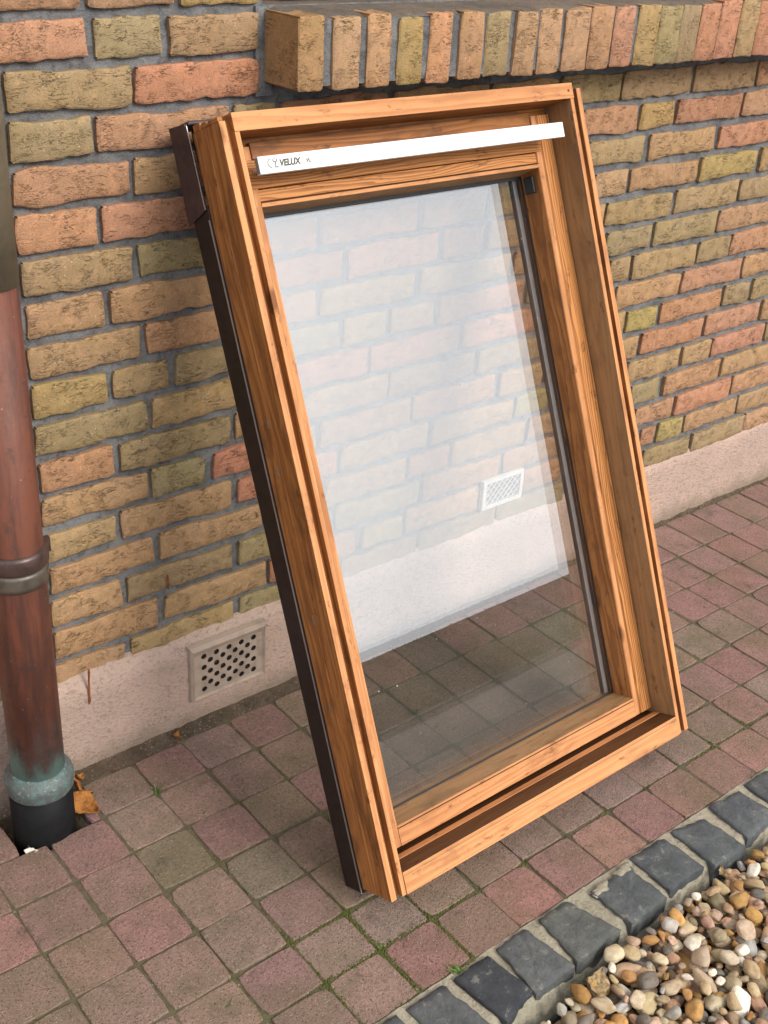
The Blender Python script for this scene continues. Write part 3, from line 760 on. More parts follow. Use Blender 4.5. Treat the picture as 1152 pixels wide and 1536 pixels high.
# ------------------------------------------------------------------ sett edging
edg = tag(empty('sett_edging', (1.2, -.78, 0)), 'row of dark basalt setts bedded in pale mortar along the paving', 'edging', kind='structure')
EB = Vector((1.2, -.78, 0))
def edgpart(name, me, mat, loc=(0, 0, 0)):
    o = obj(name, me, mat, edg); o.location = Vector(loc)-EB; return o
V = []; nx = 420; ny = 14
for i in range(nx+1):
    x = -.4+3.6*i/nx
    for j in range(ny+1):
        t = j/ny; y = -.7262-(.104 if x > 1.1 else .104+.018*min(1, (1.1-x)/.12))*t
        z = -.0015+.003*n3(x*35, y*35, 1)+.002*n3(x*110, y*110, 2)+.0035*max(0, n3(x*11, y*14, 6))
        if t > .82: z -= .05*((t-.82)/.18)**1.3; y += .004*n3(x*30, 0, 2)
        V.append((x, y, z))
F = [(i*(ny+1)+j, i*(ny+1)+j+1, (i+1)*(ny+1)+j+1, (i+1)*(ny+1)+j) for i in range(nx) for j in range(ny)]
edgpart('mortar_bed', fix(mesh('sett_mortar', V, F, True)), M['lean'])
SETTS = [[(.800, -.738), (.866, -.737), (.878, -.826), (.806, -.834)], [(.890, -.739), (.956, -.738), (.967, -.819), (.901, -.836)], [(.980, -.737), (1.038, -.734), (1.050, -.826), (.969, -.828)],
  [(1.072, -.733), (1.133, -.737), (1.157, -.821), (1.061, -.824)], [(1.181, -.745), (1.270, -.743), (1.269, -.821), (1.185, -.824)], [(1.288, -.733), (1.371, -.735), (1.371, -.814), (1.288, -.816)],
  [(1.394, -.734), (1.466, -.747), (1.469, -.828), (1.391, -.826)], [(1.501, -.732), (1.574, -.740), (1.580, -.812), (1.490, -.820)]]
x = 1.600
for k in range(12):
    w = RND.uniform(.07, .085); SETTS.append([(x, -.735), (x+w, -.738), (x+w+.004, -.82), (x-.003, -.822)]); x += w+.022
x = .780
for k in range(9):
    w = RND.uniform(.07, .082); SETTS.append([(x-w, -.737), (x, -.736), (x+.003, -.824), (x-w-.003, -.826)]); x -= w+.022
SCOL = [(.088, .092, .095), (.046, .049, .056), (.100, .105, .105), (.100, .103, .096), (.092, .098, .100), (.082, .088, .092), (.088, .094, .098), (.096, .102, .108)]
for k, q in enumerate(SETTS):
    n = 10; base = []
    for s in range(4):
        a, b = q[s], q[(s+1) % 4]
        for t in range(n):
            base.append((a[0]+(b[0]-a[0])*t/n, a[1]+(b[1]-a[1])*t/n))
    cx = sum(p[0] for p in base)/len(base); cy = sum(p[1] for p in base)/len(base)
    def ring(sc, z, wob, zw):
        out = []
        for i, (px, py) in enumerate(base):
            dx, dy = px-cx, py-cy; crn = .99 if i % n == 0 else 1.0
            kx = 1+wob*(.8*n3(i*.5, k*3.1, 1)+.6*n3(i*1.7, k*3.1, 4))
            out.append((dx*sc*crn*kx, dy*sc*crn*kx, z+zw*n3(dx*70, dy*70, k*2.2)))
        return out
    rs = [ring(1.06, -.07, .04, 0), ring(1.06, -.012, .06, .001), ring(1.055, .0026, .09, .0015), ring(1.04, .0046, .10, .0018), ring(.80, .0052, .05, .002), ring(.45, .0056, .04, .002), ring(.12, .0056, 0, .001)]
    me = rings('sett', rs, False, True, True); me.polygons.foreach_set('use_smooth', [i >= 3*len(base) for i in range(len(me.polygons))])
    o = edgpart('sett', me, M['sett'], (cx, cy, .0)); o.color = (*(SCOL[k] if k < 8 else SCOL[k % 8]), 1)
V = [(0, 0, 0)]; nn_ = 22
for i in range(nn_):
    a = 2*math.pi*i/nn_; r_ = .017*(1+.75*n3(math.cos(a)*1.6, math.sin(a)*1.6, 3.3)); V.append((1.5*r_*math.cos(a), .62*r_*math.sin(a), -.0035))
V[0] = (0, 0, .0016)
V += [(p[0]*.55, p[1]*.55, .0012+.0006*n3(p[0]*200, p[1]*200, 1)) for p in V[1:nn_+1]]
F = [(1+i, 1+(i+1) % nn_, nn_+1+(i+1) % nn_, nn_+1+i) for i in range(nn_)]+[(0, nn_+1+i, nn_+1+(i+1) % nn_) for i in range(nn_)]
edgpart('mortar_smear', fix(mesh('mortar_smear', V, F, True)), M['lean'], (1.196, -.748, .0065))
edgpart('mortar_smear', bpy.data.meshes['mortar_smear'], M['lean'], (1.258, -.742, .0060))
# black root barrier sheet between haunch and gravel
V = []; F = []; nx = 120
for i in range(nx+1):
    x = .2+2.2*i/nx; y = -.8465-.012*max(0, min(1, (1.12-x)/.14))+.003*n3(x*6, 0, 1)
    zt = -.022+.006*n3(x*8, 1, 2)
    V += [(x, y, -.08), (x, y, zt), (x, y-.004, zt), (x, y-.004, -.08)]
for i in range(nx):
    for q in range(3): F.append((i*4+q, i*4+q+1, (i+1)*4+q+1, (i+1)*4+q))
bar = obj('edging_strip', fix(mesh('edging_strip', V, F)), M['black']); tag(bar, 'thin black plastic edging strip between dark setts and pebbles', 'edging strip')

# ------------------------------------------------------------------ pebble bed
gb = tag(empty('gravel_bed', (1.3, -1.0, -.05)), 'bed of mixed rounded river pebbles beside the dark setts', 'gravel', kind='structure')
GB = Vector((1.3, -1.0, -.05))
soil = obj('soil', mesh('soil', [(.0, -2.2, -.062), (3.2, -2.2, -.062), (3.2, -.847, -.062), (.0, -.847, -.062)], [(0, 1, 2, 3)]), M['soil'], gb); soil.location = -GB
def pebble_mesh(seed):
    b = bmesh.new(); bmesh.ops.create_icosphere(b, subdivisions=3 if seed % 2 else 3, radius=1)
    rr = random.Random(seed); planes = []
    ang = seed % 2 == 0
    for _ in range(12 if ang else 7):
        v = Vector((rr.gauss(0, 1), rr.gauss(0, 1), rr.gauss(0, 1))).normalized(); planes.append((v, rr.uniform(.55, .80) if ang else rr.uniform(.70, .93)))
    for v in b.verts:
        d = v.co.normalized(); r = 1+.22*n3(d.x*1.2+seed*7, d.y*1.2, d.z*1.2)
        soft = 9.0
        for pv, ph in planes:
            k = d.dot(pv)
            if k > .05:
                lim = ph/k; r = -math.log(math.exp(-r*soft*2)+math.exp(-lim*soft*2))/(soft*2) if False else (min(r, lim) if r-lim < .0 else lim+(r-lim)*.12)
        r *= 1+.05*n3(d.x*3.5, d.y*3.5, d.z*3.5+seed)+.02*n3(d.x*8, d.y*8, d.z*8+seed)
        v.co = d*r
    me = bpy.data.meshes.new('pebble'); b.to_mesh(me); b.free()
    me.polygons.foreach_set('use_smooth', [True]*len(me.polygons)); me.materials.append(M['pebble']); return me
PMS = [pebble_mesh(s) for s in range(1, 19)]
PEB = [(.38, .28, .17)]*4+[(.40, .225, .085)]*3+[(.30, .17, .06)]*3+[(.44, .36, .25)]*4+[(.35, .22, .14)]*3+[(.30, .29, .26)]*3+[(.33, .26, .18)]*4+[(.62, .58, .48)]*2+[(.14, .12, .10)]*2+[(.22, .17, .11)]*2+[(.44, .30, .22)]*3
rp = random.Random(23); placed = []
grid = {}
def can(x, y, r, lay, f):
    gx, gy = int(x/.05), int(y/.05)
    for i in range(gx-1, gx+2):
        for j in range(gy-1, gy+2):
            for (a, b, c) in grid.get((lay, i, j), ()):
                if (a-x)**2+(b-y)**2 < ((r+c)*f)**2: return False
    return True
cands = []
GX0, GX1, GY1, GY0 = .78, 2.05, -.838, -1.42
special = [(1.103, -.872, .0165, (.72, .64, .46), 0)]
for lay, zb, f in ((0, -.038, .76), (1, -.019, .78), (2, -.007, .92)):
    for rad, tries in ((.0175, 700), (.0140, 2600), (.0108, 7000), (.0078, 10000)) if lay < 2 else ((.015, 350), (.011, 1500), (.0075, 3500)):
        for _ in range(tries):
            x, y = rp.uniform(GX0, GX1), rp.uniform(GY0, GY1); r = rad*rp.uniform(.85, 1.2)
            if y+r*.6 > GY1-.022*max(0, min(1, (1.12-x)/.14)): continue
            if lay == 2 and rp.random() < .15: continue
            if can(x, y, r, lay, f):
                grid.setdefault((lay, int(x/.05), int(y/.05)), []).append((x, y, r)); cands.append((x, y, r, zb, lay))
def vis(x, y, z):
    px, py = proj((x, y, z)); return -20 < px < 1172 and -20 < py < 1556
inview = sorted([c for c in cands if vis(c[0], c[1], c[3])], key=lambda c: -(c[4]*10+c[2]*100))
def on_z(px, py, z):
    d = rt*((px-576)/FPX) - up*((py-768)/FPX) + fw; return CAM + d*((z-CAM.z)/d.z)
for (px, py, r_, cc, mi_) in ((921, 1430, .0172, (.66, .56, .38), 0), (1040, 1416, .0165, (.70, .64, .52), 3)):
    o = obj('pebble', PMS[mi_], None, gb); p_ = on_z(px, py, .000); o.location = p_-GB; o.scale = (r_*1.05, r_*.95, r_*.72); o.color = (*cc, 1)
    cands = [c for c in cands if c[4] < 1 or (c[0]-p_.x)**2+(c[1]-p_.y)**2 > (r_+c[2]*.45)**2]; inview = [c for c in inview if c in cands]
ind = set(id(c) for c in inview[:298])
sv, sf, smats = [], [], 0
restobjs = []
for k, c in enumerate(cands):
    x, y, r, zb, lay = c; rr = random.Random(k*7+1)
    sx, sy, sz = r*rr.uniform(1.0, 1.4), r*rr.uniform(.74, 1.0), r*rr.uniform(.5, .8)
    rot = Matrix.Rotation(rr.uniform(0, 6.28), 4, 'Z') @ Matrix.Rotation(rr.uniform(-.45, .45), 4, 'X') @ Matrix.Rotation(rr.uniform(-.45, .45), 4, 'Y')
    me = PMS[rr.randrange(len(PMS))]; colr = vary(tuple(1.36*q for q in rr.choice(PEB)), rr, .18); z = zb+rr.uniform(-.003, .004)+(.3*r if lay else 0)
    if id(c) in ind:
        o = obj('pebble', me, None, gb); o.location = Vector((x, y, z))-GB; o.rotation_euler = rot.to_euler(); o.scale = (sx, sy, sz); o.color = colr
    else: restobjs.append((me, Matrix.Translation((x, y, z)) @ rot @ Matrix.Diagonal((sx, sy, sz, 1)), colr))
# the pebbles beyond the individual ones: one mesh per colour family would be many things, so one joined part
low = []
b = bmesh.new(); bmesh.ops.create_icosphere(b, subdivisions=2, radius=.92); lv = np.array([v.co[:] for v in b.verts]); lf = np.array([[v.index for v in f.verts] for f in b.faces]); b.free()
Vs, Fs, Cs = [], [], []
for q, (me, mt, colr) in enumerate(restobjs):
    A = np.array(mt); nn = lv*(1+.12*np.sin(lv[:, [1, 2, 0]]*3+q)); Vs.append(nn@A[:3, :3].T+A[:3, 3]); Fs.append(lf+q*len(lv)); Cs.append(np.tile(np.array(colr), (len(lv), 1)))
if Vs:
    me = bpy.data.meshes.new('pebbles'); Va = np.concatenate(Vs); Fa = np.concatenate(Fs)
    me.from_pydata(Va.tolist(), [], Fa.tolist()); me.polygons.foreach_set('use_smooth', [True]*len(me.polygons))
    at = me.color_attributes.new('stone', 'FLOAT_COLOR', 'POINT'); at.data.foreach_set('color', np.concatenate(Cs).astype(np.float32).ravel())
    N = NT('pebble_mix'); an = N.n('Attribute'); an.attribute_name = 'stone'; v = N.pos(False); b_ = N.noise(v, 300, 4, .7); a_ = N.noise(v, 90, 4, .6)
    col = N.mix(N.sstep(a_, .4, .7), an.outputs['Color'], N.mix(1, an.outputs['Color'], C(.6, .55, .5), 'MULTIPLY'))
    N.pbr(col, .65, N.bump(b_, .001, .6), spec=.35)
    o = obj('pebbles', me, N.m, gb); o.location = -GB; tag(o, kind='stuff')

# ------------------------------------------------------------------ downpipe
PX, PY, PR = .549, -.098, .0419
dp = tag(empty('downpipe', (PX, PY, -.04)), 'copper rainwater downpipe with verdigris foot standing in a black plastic socket', 'downpipe')
DB = Vector((PX, PY, -.04))
def dpart(name, me, mat, parent=dp):
    o = obj(name, me, mat, parent)
    if parent is dp: o.location = -DB
    return o
M['copper'].node_tree  # object coords equal world coords because the parts sit at the world origin
dpart('lower_pipe', lathe('lower_pipe', [(PR, .10), (PR, .48), (PR, .935)], 48, PX, PY), M['copper'])
dpart('upper_pipe', lathe('upper_pipe', [(PR+.0016, .928), (PR+.0016, 1.2), (PR+.0016, 5.1)], 48, PX, PY), M['olive_pipe'])
cl = dpart('pipe_clamp', lathe('pipe_clamp', [(PR, .5385), (PR+.003, .5385), (PR+.0062, .533), (PR+.0062, .514), (PR+.003, .5095), (PR, .5085)], 48, PX, PY), M['clamp'])
dpart('lower_ring', lathe('lower_ring', [(PR, .5085), (PR+.003, .508), (PR+.005, .502), (PR+.003, .495), (PR+.0045, .489), (PR+.003, .481), (PR, .480)], 48, PX, PY), M['clamp2'])
V, F = box(PX+PR-.004, PX+PR+.012, PY-.004, PY+.004, .512, .536); obj('clamp_lug', mesh('lug', V, F), M['clamp'], cl)
me = lathe('bracket', [(.005, 0), (.005, .07)], 12); ob = obj('wall_bracket', me, M['clamp'], cl); ob.location = (PX, PY+PR-.004, .523); ob.rotation_euler = (-math.pi/2, 0, 0)
dpart('collar', lathe('collar', [(PR-.002, .128), (PR+.0025, .1275), (PR+.0040, .122), (PR+.0105, .117), (PR+.0128, .110), (PR+.0126, .101), (PR+.0112, .097), (PR+.0116, .090), (PR+.0090, .086), (PR-.002, .085)], 56, PX, PY), M['verdigris'])
dpart('ground_socket', lathe('ground_socket', [(PR+.0085, -.06), (PR+.0085, .0), (PR+.0085, .092), (PR-.004, .094)], 56, PX, PY), M['socket'])

# ------------------------------------------------------------------ the roof window
TH = 0.41275218
WO = Vector((.8942, -.6064, .062)); Wd, Hh = .6668, 1.1553
Rm = Matrix(((1, 0, 0), (0, math.sin(TH), -math.cos(TH)), (0, math.cos(TH), math.sin(TH)))).to_4x4()
Rm.translation = WO
rw = tag(empty('roof_window'), 'pine framed double glazed roof window leaning against the brick wall', 'roof window', kind='thing')
rw.matrix_world = Rm
def rpart(name, V, F, mat, parent=rw, bev=.0012, seg=2, mi=None, smooth=False):
    me = mesh(name, V, F, smooth, mi); fix(me)
    o = obj(name, me, mat, parent)
    if bev: bevel(o, bev, seg)
    return o
def extr_v(poly, v0, v1):
    """poly in (u,w) extruded along v; v0/v1 may be functions of (u,w)"""
    g = lambda v, p: v(p) if callable(v) else v
    n = len(poly); V = [(p[0], g(v0, p), p[1]) for p in poly]+[(p[0], g(v1, p), p[1]) for p in poly]
    F = [(i, (i+1) % n, n+(i+1) % n, n+i) for i in range(n)]+[tuple(range(n)), tuple(range(2*n-1, n-1, -1))]
    return V, F
def extr_u(poly, u0_, u1_):
    g = lambda v, p: v(p) if callable(v) else v
    n = len(poly); V = [(g(u0_, p), p[0], p[1]) for p in poly]+[(g(u1_, p), p[0], p[1]) for p in poly]
    F = [(i, (i+1) % n, n+(i+1) % n, n+i) for i in range(n)]+[tuple(range(n)), tuple(range(2*n-1, n-1, -1))]
    return V, F
MY = [M['barey'], M['varny'], M['weaty'], M['grainy'], M['darky']]
MXm = [M['barex'], M['varnx'], M['weatx'], M['grainx'], M['darkx']]
# frame stiles: cross-section from the outer back corner round the front to the inner face
fs = [(-.021, -.0755), (-.021, -.0405), (-.0196, -.0395), (-.0196, -.0225), (-.021, -.0215), (-.021, -.001), (-.0105, -.001), (-.0092, -.013), (-.0008, -.013), (0, 0), (.008, 0), (.008, -.0755)]
mi_side = [1, 1, 1, 1, 1, 0, 1, 1, 1, 0, 2, 1, 1, 1]
def stile_top(p): return 1.1320 if p[0] > -.002 else (1.149 if p[1] > -.02 else 1.1535)
V, F = extr_v(fs, -.006, lambda p: 1.148); rpart('frame_stile', V, F, MY, mi=mi_side)
fsr = [(Wd-u, w) for u, w in fs]
V, F = extr_v(fsr, -.006, lambda p: 1.148); rpart('frame_stile', V, F, MY, mi=mi_side)
# frame head: front board laps over the stile rims; ends flush with the rims
hp = [(1.132, .0012), (1.1575, .0012), (1.1575, -.0755), (1.112, -.0755), (1.112, -.0665), (1.132, -.064)]
mi_h = [0, 2, 1, 1, 1, 1, 1, 1]
V, F = extr_u(hp, -.0005, Wd+.0005); rpart('frame_head', V, F, MXm, mi=mi_h)
# finger joint blocks on the stile ends
for ua, ub, wa, wb_, va, vb_ in ((-.0205, -.012, -.030, -.004, 1.148, 1.1545), (-.0205, -.0012, -.072, -.052, 1.148, 1.158), (-.0205, -.0012, -.048, -.036, 1.148, 1.156), (Wd+.0015, Wd+.020, -.060, -.030, 1.148, 1.156)):
    V, F = [], []
    V = [(x, y, z) for z in (wa, wb_) for y in (va, vb_) for x in (ua, ub)]; F = box(0, 1, 0, 1, 0, 1)[1]
    rpart('finger_joint', V, F, M['varny'])
# frame bottom rail between the rims
bp = [(-.006, .0015), (.0235, .0015), (.0245, .0004), (.0265, .0012), (.0305, .0012), (.0305, -.037), (.0312, -.0375), (.0312, -.051), (.0300, -.0515), (.0300, -.0755), (-.006, -.0755)]
mi_b = [0, 2, 0, 0, 4, 0, 0, 4, 4, 1, 1, 1, 1]
V, F = extr_u(bp, .0082, Wd-.0082); rpart('frame_bottom_rail', V, F, MXm, mi=mi_b, bev=.0006)
# nail in the head
me = lathe('nail', [(.0022, 0), (.0020, .0016), (.0012, .0022)], 12); o = obj('nail', me, M['rust'], rw); o.location = (Wd-.011, 1.145, .0008)
# staples on the left outer side
for vv, ww in ((.735, -.046), (.665, -.048), (.44, -.042), (.30, -.05)):
    V, F = box(-.0224, -.0209, vv-.007, vv+.007, ww-.0006, ww+.0006); rpart('staple', V, F, M['steel'], bev=0)
# aluminium cladding on the weather side
CB = -.0135
for nm, bx in (('side_cladding', (-.0235, .004, CB, 1.05, -.123, -.0765)), ('side_cladding', (Wd-.004, Wd+.0235, CB, 1.05, -.123, -.0765)), ('bottom_cladding', (.0045, Wd-.0045, CB, .012, -.123, -.0765)),
               ('top_cladding', (.0045, Wd-.0045, 1.115, 1.160, -.123, -.0765))):
    V = [(x, y, z) for z in bx[4:6] for y in bx[2:4] for x in bx[0:2]]; rpart(nm, V, box(0, 1, 0, 1, 0, 1)[1], M['clad'], bev=.002)
V, F = box(-.0242, -.0222, CB, 1.03, -.0790, -.0772); rpart('cladding_edge', V, F, M['rawedge'], bev=0)
# folded sheet hood at the head
for sgn in (0, 1):
    X = (lambda u: u) if sgn == 0 else (lambda u: Wd-u)
    poly = [(1.030, -.1335), (1.168, -.1285), (1.163, -.0795), (1.044, -.0775)]
    V = [(X(-.0262), a, b) for a, b in poly]+[(X(-.0236), a, b) for a, b in poly]
    rpart('hood_side', V, [(0, 1, 2, 3), (7, 6, 5, 4), (0, 4, 5, 1), (1, 5, 6, 2), (2, 6, 7, 3), (3, 7, 4, 0)], M['hood'], bev=.0008)
    V = [(X(-.0275), 1.085, -.0810), (X(-.0275), 1.163, -.0800), (X(-.0275), 1.166, -.112), (X(-.0263), 1.085, -.0810), (X(-.0263), 1.163, -.0800), (X(-.0263), 1.166, -.112)]
    rpart('hood_fold', V, [(0, 1, 2), (5, 4, 3), (0, 3, 4, 1), (1, 4, 5, 2), (2, 5, 3, 0)], M['hood'], bev=0)
V = [(x, y, z) for z in (-.1545, -.1281) for y in (1.1605, 1.1665) for x in (.05, Wd-.05)]; rpart('hood_lip', V, box(0, 1, 0, 1, 0, 1)[1], M['hood'], bev=.001)
V = [(x, y, z) for z in (-.1280, -.0765) for y in (1.1605, 1.1665) for x in (-.0235, Wd+.0235)]; rpart('hood_top', V, box(0, 1, 0, 1, 0, 1)[1], M['hood'], bev=.002)
V, F = box(-.0268, -.0258, 1.045, 1.160, -.0785, -.0772); rpart('cladding_edge', V, F, M['rawedge'], bev=0)

# sash
sash = obj('sash', None, None, rw)
GW = -.1037; SW = -.0535
sr = [(.6566, SW), (.6290, SW), (.6282, SW-.0016), (.6258, SW-.0016), (.6245, SW-.0004), (.6150, SW-.0008), (.6142, SW-.003), (.6142, -.121), (.6566, -.121)]
mi_s = [3, 1, 1, 1, 0, 0, 1, 1, 1, 1, 1]
V, F = extr_v(sr, .0392, 1.1200); rpart('sash_stile', V, F, MY, sash, .0008, mi=mi_s)
V, F = extr_v([(Wd-u, w) for u, w in sr], .0392, 1.1200); rpart('sash_stile', V, F, MY, sash, .0008, mi=mi_s)
UL, UR = Wd-.6142+.0002, .6142-.0002
# top rail: lower part with bead; flap above it carries the bar
tp = [(1.0594, SW-.004), (1.0430, SW-.004), (1.0424, SW-.006), (1.0410, SW-.006), (1.0402, SW-.0005), (1.0346, SW-.001), (1.0290, GW+.002), (1.0290, -.121), (1.0594, -.121)]
V, F = extr_u(tp, UL-.0005, UR+.0005); rpart('sash_top_rail', V, F, MXm, sash, .0006, mi=[3, 4, 4, 4, 0, 2, 1, 1, 1, 1, 1])
fp = [(1.0605, SW+.0008), (1.1005, SW+.0020), (1.1005, -.10), (1.0605, -.10)]
V, F = extr_u(fp, .0140+.026, Wd-.0400); rpart('ventilation_flap', V, F, MXm, sash, .0014, mi=[3]*6)
V, F = extr_u([(1.1018, SW-.002), (1.1255, SW-.002), (1.1255, -.10), (1.1018, -.10)], .0545, UR-.0015); rpart('sash_head_strip', V, F, MXm, sash, .0010, mi=[1]*6)
# bottom rail
bt = [(.0392, SW-.0002), (.0682, SW-.0002), (.0686, SW-.0016), (.0694, SW-.0016), (.0698, SW-.0004), (.0733, SW-.0012), (.0776, GW+.0015), (.0776, -.121), (.0392, -.121)]
V, F = extr_u(bt, UL-.0005, UR+.0005); rpart('sash_bottom_rail', V, F, MXm, sash, .0006, mi=[0, 4, 4, 0, 0, 2, 2, 1, 1, 1, 1])
# glass: two panes, the outer one bowed a fraction of a degree
def pane(w0, tilt):
    V, F = box(UL-.006, UR+.006, .0700, 1.0360, w0-.004, w0); me = fix(mesh('glass_pane', V, F)); o = obj('glass_pane', me, M['glass'], sash)
    o.rotation_euler = (tilt, 0, 0); o.location = (0, 0, 0); return o
pane(GW, 0.0)
p2 = pane(GW-.0125, 0.0)
p2.matrix_local = Matrix.Translation((0, .45, GW-.0125)) @ Matrix.Rotation(math.radians(.28), 4, 'X') @ Matrix.Translation((0, -.45, -(GW-.0125)))
# spacer bars and gaskets
for nm, bx, mt in (('gasket', (.6120, .6146, .0765, 1.030, GW+.0001, GW+.0030), 'black'), ('spacer_bar', (.5990, .6080, .080, 1.028, GW-.0118, GW-.0045), 'spacer'), ('gasket', (.5955, .5988, .080, 1.028, GW-.0120, GW-.0045), 'black'), ('gasket', (.6082, .6142, .080, 1.028, GW-.0120, GW-.0045), 'black'),
                   ('spacer_bar', (Wd-.6075, Wd-.5985, .080, 1.028, GW-.0118, GW-.0045), 'spacer'), ('gasket', (Wd-.6146, Wd-.6080, .0765, 1.030, GW+.0001, GW+.0035), 'black'), ('gasket', (UL, UR, 1.0235, 1.0300, GW+.0001, GW+.003), 'black'), ('gasket', (UL, UR, .0765, .0805, GW+.0001, GW+.002), 'black')):
    V = [(x, y, z) for z in bx[4:6] for y in bx[2:4] for x in bx[0:2]]; rpart(nm, V, box(0, 1, 0, 1, 0, 1)[1], M[mt], sash, bev=.0006)
# black catch plates
V = [(x, y, z) for z in (-.0925, -.0700) for y in (.996, 1.024) for x in (.6085, .6146)]; rpart('catch_plate', V, box(0, 1, 0, 1, 0, 1)[1], M['black'], sash, bev=.0015)
V = [(x, y, z) for z in (-.1030, -.0900) for y in (1.000, 1.022) for x in (UL-.0005, UL+.0065)]; rpart('catch_plate', V, box(0, 1, 0, 1, 0, 1)[1], M['black'], sash, bev=.001)
# ventilation bar: C-shaped white aluminium profile on a web
BU0, BU1, BV0, BV1, BW = .0300, .6360, 1.0730, 1.0970, -.0050
bar_ = obj('ventilation_bar', None, None, rw)
cp = [(BV0, BW), (BV1, BW), (BV1, BW-.010), (BV1-.0015, BW-.010), (BV1-.0015, BW-.0018), (BV0+.0015, BW-.0018), (BV0+.0015, BW-.010), (BV0, BW-.010)]
V, F = extr_u(cp, BU0, BU1); rpart('bar_profile', V, F, M['white'], bar_, .0007)
V = [(x, y, z) for z in (SW+.001, BW-.0017) for y in (1.083, 1.087) for x in (BU0+.018, BU1-.018)]; rpart('bar_web', V, box(0, 1, 0, 1, 0, 1)[1], M['white'], bar_, .0004)
V = [(x, y, z) for z in (BW-.0100, BW-.0015) for y in (BV0+.0018, BV1-.0018) for x in (BU0+.0006, BU0+.0030)]; rpart('end_cap', V, box(0, 1, 0, 1, 0, 1)[1], M['spacer'], bar_, .0003)
# lettering
def text(body, size, u, v, shear=0.0, mat='ink', sx=1.0):
    cu = bpy.data.curves.new('lettering', 'FONT'); cu.body = body; cu.size = size; cu.shear = shear; cu.extrude = .0001; cu.offset = size*.045
    t = bpy.data.objects.new('lettering_src', cu); COL.objects.link(t)
    dg = bpy.context.evaluated_depsgraph_get(); me = bpy.data.meshes.new_from_object(t.evaluated_get(dg)); me.name = 'lettering'
    COL.objects.unlink(t); bpy.data.objects.remove(t)
    me.materials.clear(); o = obj('lettering', me, M[mat], bar_); o.location = (u, v, BW+.0003); o.scale = (sx, 1, 1); return o
text('VELUX', .0125, BU0+.0335, 1.0812, .22, 'ink', .92)
text('VL', .0085, BU0+.0790, 1.0818, 0, 'ink2', .9)
def stroke(pts, w, mat='ink'):
    V, F = [], []
    for i, p in enumerate(pts):
        a = Vector(pts[max(0, i-1)]); b = Vector(pts[min(len(pts)-1, i+1)]); d = (b-a).normalized(); n = Vector((-d.y, d.x))*w/2*(1 if 0 < i < len(pts)-1 else .5)
        V += [(p[0]+n.x, p[1]+n.y, 0), (p[0]-n.x, p[1]-n.y, 0)]
    F = [(i*2, i*2+1, i*2+3, i*2+2) for i in range(len(pts)-1)]
    o = obj('logo_stroke', mesh('logo', V, F), M[mat], bar_); o.location = (BU0+.0145, 1.0790, BW+.0004); return o
stroke([(.0065, .0130), (.0020, .0122), (.0004, .0085), (.0012, .0045), (.0040, .0018), (.0066, .0012)], .0016, 'ink2')
stroke([(.0085, .0128), (.0100, .0095), (.0128, .0080), (.0152, .0098), (.0166, .0130)], .0016)
stroke([(.0128, .0085), (.0126, .0045), (.0105, .0018), (.0150, .0014), (.0172, .0030)], .0017)
stroke([(.0100, .0128), (.0112, .0142), (.0124, .0120), (.0136, .0146), (.0148, .0126)], .0010, 'ink2')

# ------------------------------------------------------------------ loose small things
def leaf(name, loc, L, Wl, curl, rz, mat, label, cat, group=None, seed=0, tilt=(0, 0)):
    n, k = 9, 5; V = []
    for i in range(n):
        t = i/(n-1); w = Wl*math.sin(math.pi*min(1, t*1.02)**.8)*.5+.0006
        w *= 1+.25*n3(t*9, seed, 1)
        for j in range(k):
            s = -1+2*j/(k-1); x = (t-.5)*L; y = s*w
            z = curl*L*(1.6*(t-.5)**2)+.35*Wl*abs(s)**1.5*(.6+.6*n3(t*4, seed, 5))+.12*Wl*n3(t*11, s*3, seed)
            V.append((x, y, z))
    F = [(i*k+j, i*k+j+1, (i+1)*k+j+1, (i+1)*k+j) for i in range(n-1) for j in range(k-1)]
    me = mesh(name, V, F, True); o = obj(name, me, mat)
    sd_ = o.modifiers.new('thickness', 'SOLIDIFY'); sd_.thickness = .0005
    o.location = loc; o.rotation_euler = (tilt[0], tilt[1], rz); tag(o, label, cat, group); return o
leaf('dry_leaf', (.622, -.104, .006), .062, .036, .45, -1.1, M['dryleaf'], 'largest curled orange brown leaf lodged beside the black pipe socket', 'leaf', None, 1, (.5, .2))
leaf('dry_leaf', (.624, -.066, .014), .050, .026, .6, 1.9, M['dryleaf'], 'second orange brown leaf tilted between plinth and black pipe socket', 'leaf', None, 2, (.9, -.5))
leaf('dry_leaf', (.640, -.040, .010), .026, .014, .5, .8, M['dryleaf'], 'small orange brown leaf scrap in the corner of plinth and paving near downpipe', 'leaf', None, 3, (.4, .5))
leaf('dry_leaf', (.834, -.036, .006), .022, .013, .7, 1.1, M['dryleaf'], 'tiny tan leaf lying at plinth foot near the vent grille', 'leaf', None, 4, (.6, .2))
leaf('dry_leaf', (1.055, -.868, .0), .045, .030, .5, .6, M['paleleaf'], 'crumpled pale brown leaf on pebbles touching the setts', 'leaf', None, 5, (.3, -.2))
leaf('dry_leaf', (1.30, -.885, -.006), .036, .018, .7, -.9, M['paleleaf'], 'thin curled brown leaf among pebbles with a raised stalk tip', 'leaf', None, 6, (.7, .4))
leaf('dry_leaf', (1.392, -.842, -.004), .034, .014, .5, .9, M['paleleaf'], 'narrow tan leaf wedged between setts and pebbles', 'leaf', None, 8, (.2, .2))
leaf('shell_fragment', (.506, -.140, -.004), .022, .011, .4, -.6, M['shell'], 'broken white shell fragment at the foot of the black socket', 'shell', None, 7, (.3, 0))
leaf('green_leaf', (1.243, -.232, .004), .013, .010, .4, .4, M['grass'], 'tiny pale green leaf on paving seen through the glass', 'leaf', None, 9)

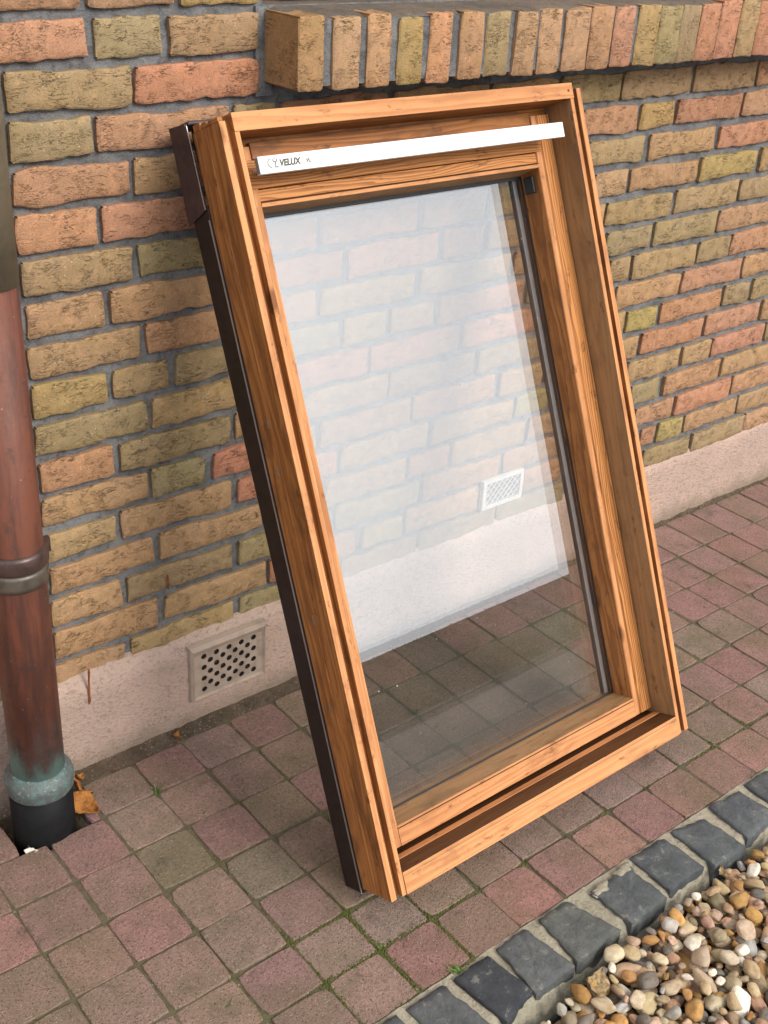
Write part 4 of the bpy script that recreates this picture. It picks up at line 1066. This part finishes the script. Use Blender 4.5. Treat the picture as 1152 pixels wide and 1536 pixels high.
def tuft_obj(name, loc, n, h, spread, label, seed, wide=.0016):
    rr = random.Random(seed); V, F = [], []
    for q in range(n):
        a = rr.uniform(0, 6.28); hh = h*rr.uniform(.5, 1); d = Vector((math.cos(a), math.sin(a), 0)); s = Vector((-d.y, d.x, 0))*wide*rr.uniform(.6, 1.1)
        base = Vector((rr.gauss(0, .003), rr.gauss(0, .003), 0)); o = len(V); K = 4
        for i in range(K+1):
            t = i/K; c = base+d*(spread*hh*t*t)+Vector((0, 0, hh*(t-.25*t*t))); w = s*(1-t*.92)
            V += [c-w, c+w]
        for i in range(K): F.append((o+2*i, o+2*i+1, o+2*i+3, o+2*i+2))
    o = obj(name, mesh(name, V, F, True), M['grass']); o.location = loc; tag(o, label, 'grass' if 'grass' in name else 'weed'); return o
tuft_obj('grass_tuft', (.7375, -.139, -.004), 9, .034, .7, 'small tuft of grass blades growing from a joint near the downpipe', 3)
tuft_obj('weed', (.905, -.727, -.004), 16, .014, 1.2, 'small green weed sprouting where pavers meet the dark setts', 4, .0032)
tuft_obj('weed', (.829, -.542, -.004), 9, .008, 1.2, 'tiny green sprout in a mossy paver joint below the window corner', 5, .002)
tuft_obj('weed', (.842, -.630, -.004), 12, .009, 1.3, 'tiny leafy sprout where mossy paver joints cross in front of the window', 6, .0026)

# far hedge and lawn: only seen as the dark lower reflection in the panes
hv, hf = [], []; rh = random.Random(5)
HX0, HX1, HY0, HY1, HZ = -6, 46, -26.4, -25.0, 1.95
V, F = box(HX0, HX1, HY0, HY1, -.08, HZ-.03); hv += V; hf += F
for q in range(9000):
    s = rh.random(); x = rh.uniform(HX0, HX1)
    if s < .7: y, z = HY1+rh.uniform(-.05, .10), rh.uniform(-.05, HZ-.02)
    else: y, z = rh.uniform(HY0, HY1), HZ-.03+rh.uniform(-.02, .012)
    a = Vector((rh.gauss(0, 1), rh.gauss(0, 1), rh.gauss(0, 1))).normalized()*.04; b = a.cross(Vector((rh.gauss(0, 1), rh.gauss(0, 1), rh.gauss(0, 1)))).normalized()*.03
    c = Vector((x, y, z)); o = len(hv); hv += [c-a, c+b, c+a, c-b]; hf.append((o, o+1, o+2, o+3))
hd = obj('hedge', mesh('hedge', hv, hf), M['hedge']); tag(hd, 'long clipped dark green hedge reflected in the lower window panes', 'hedge')
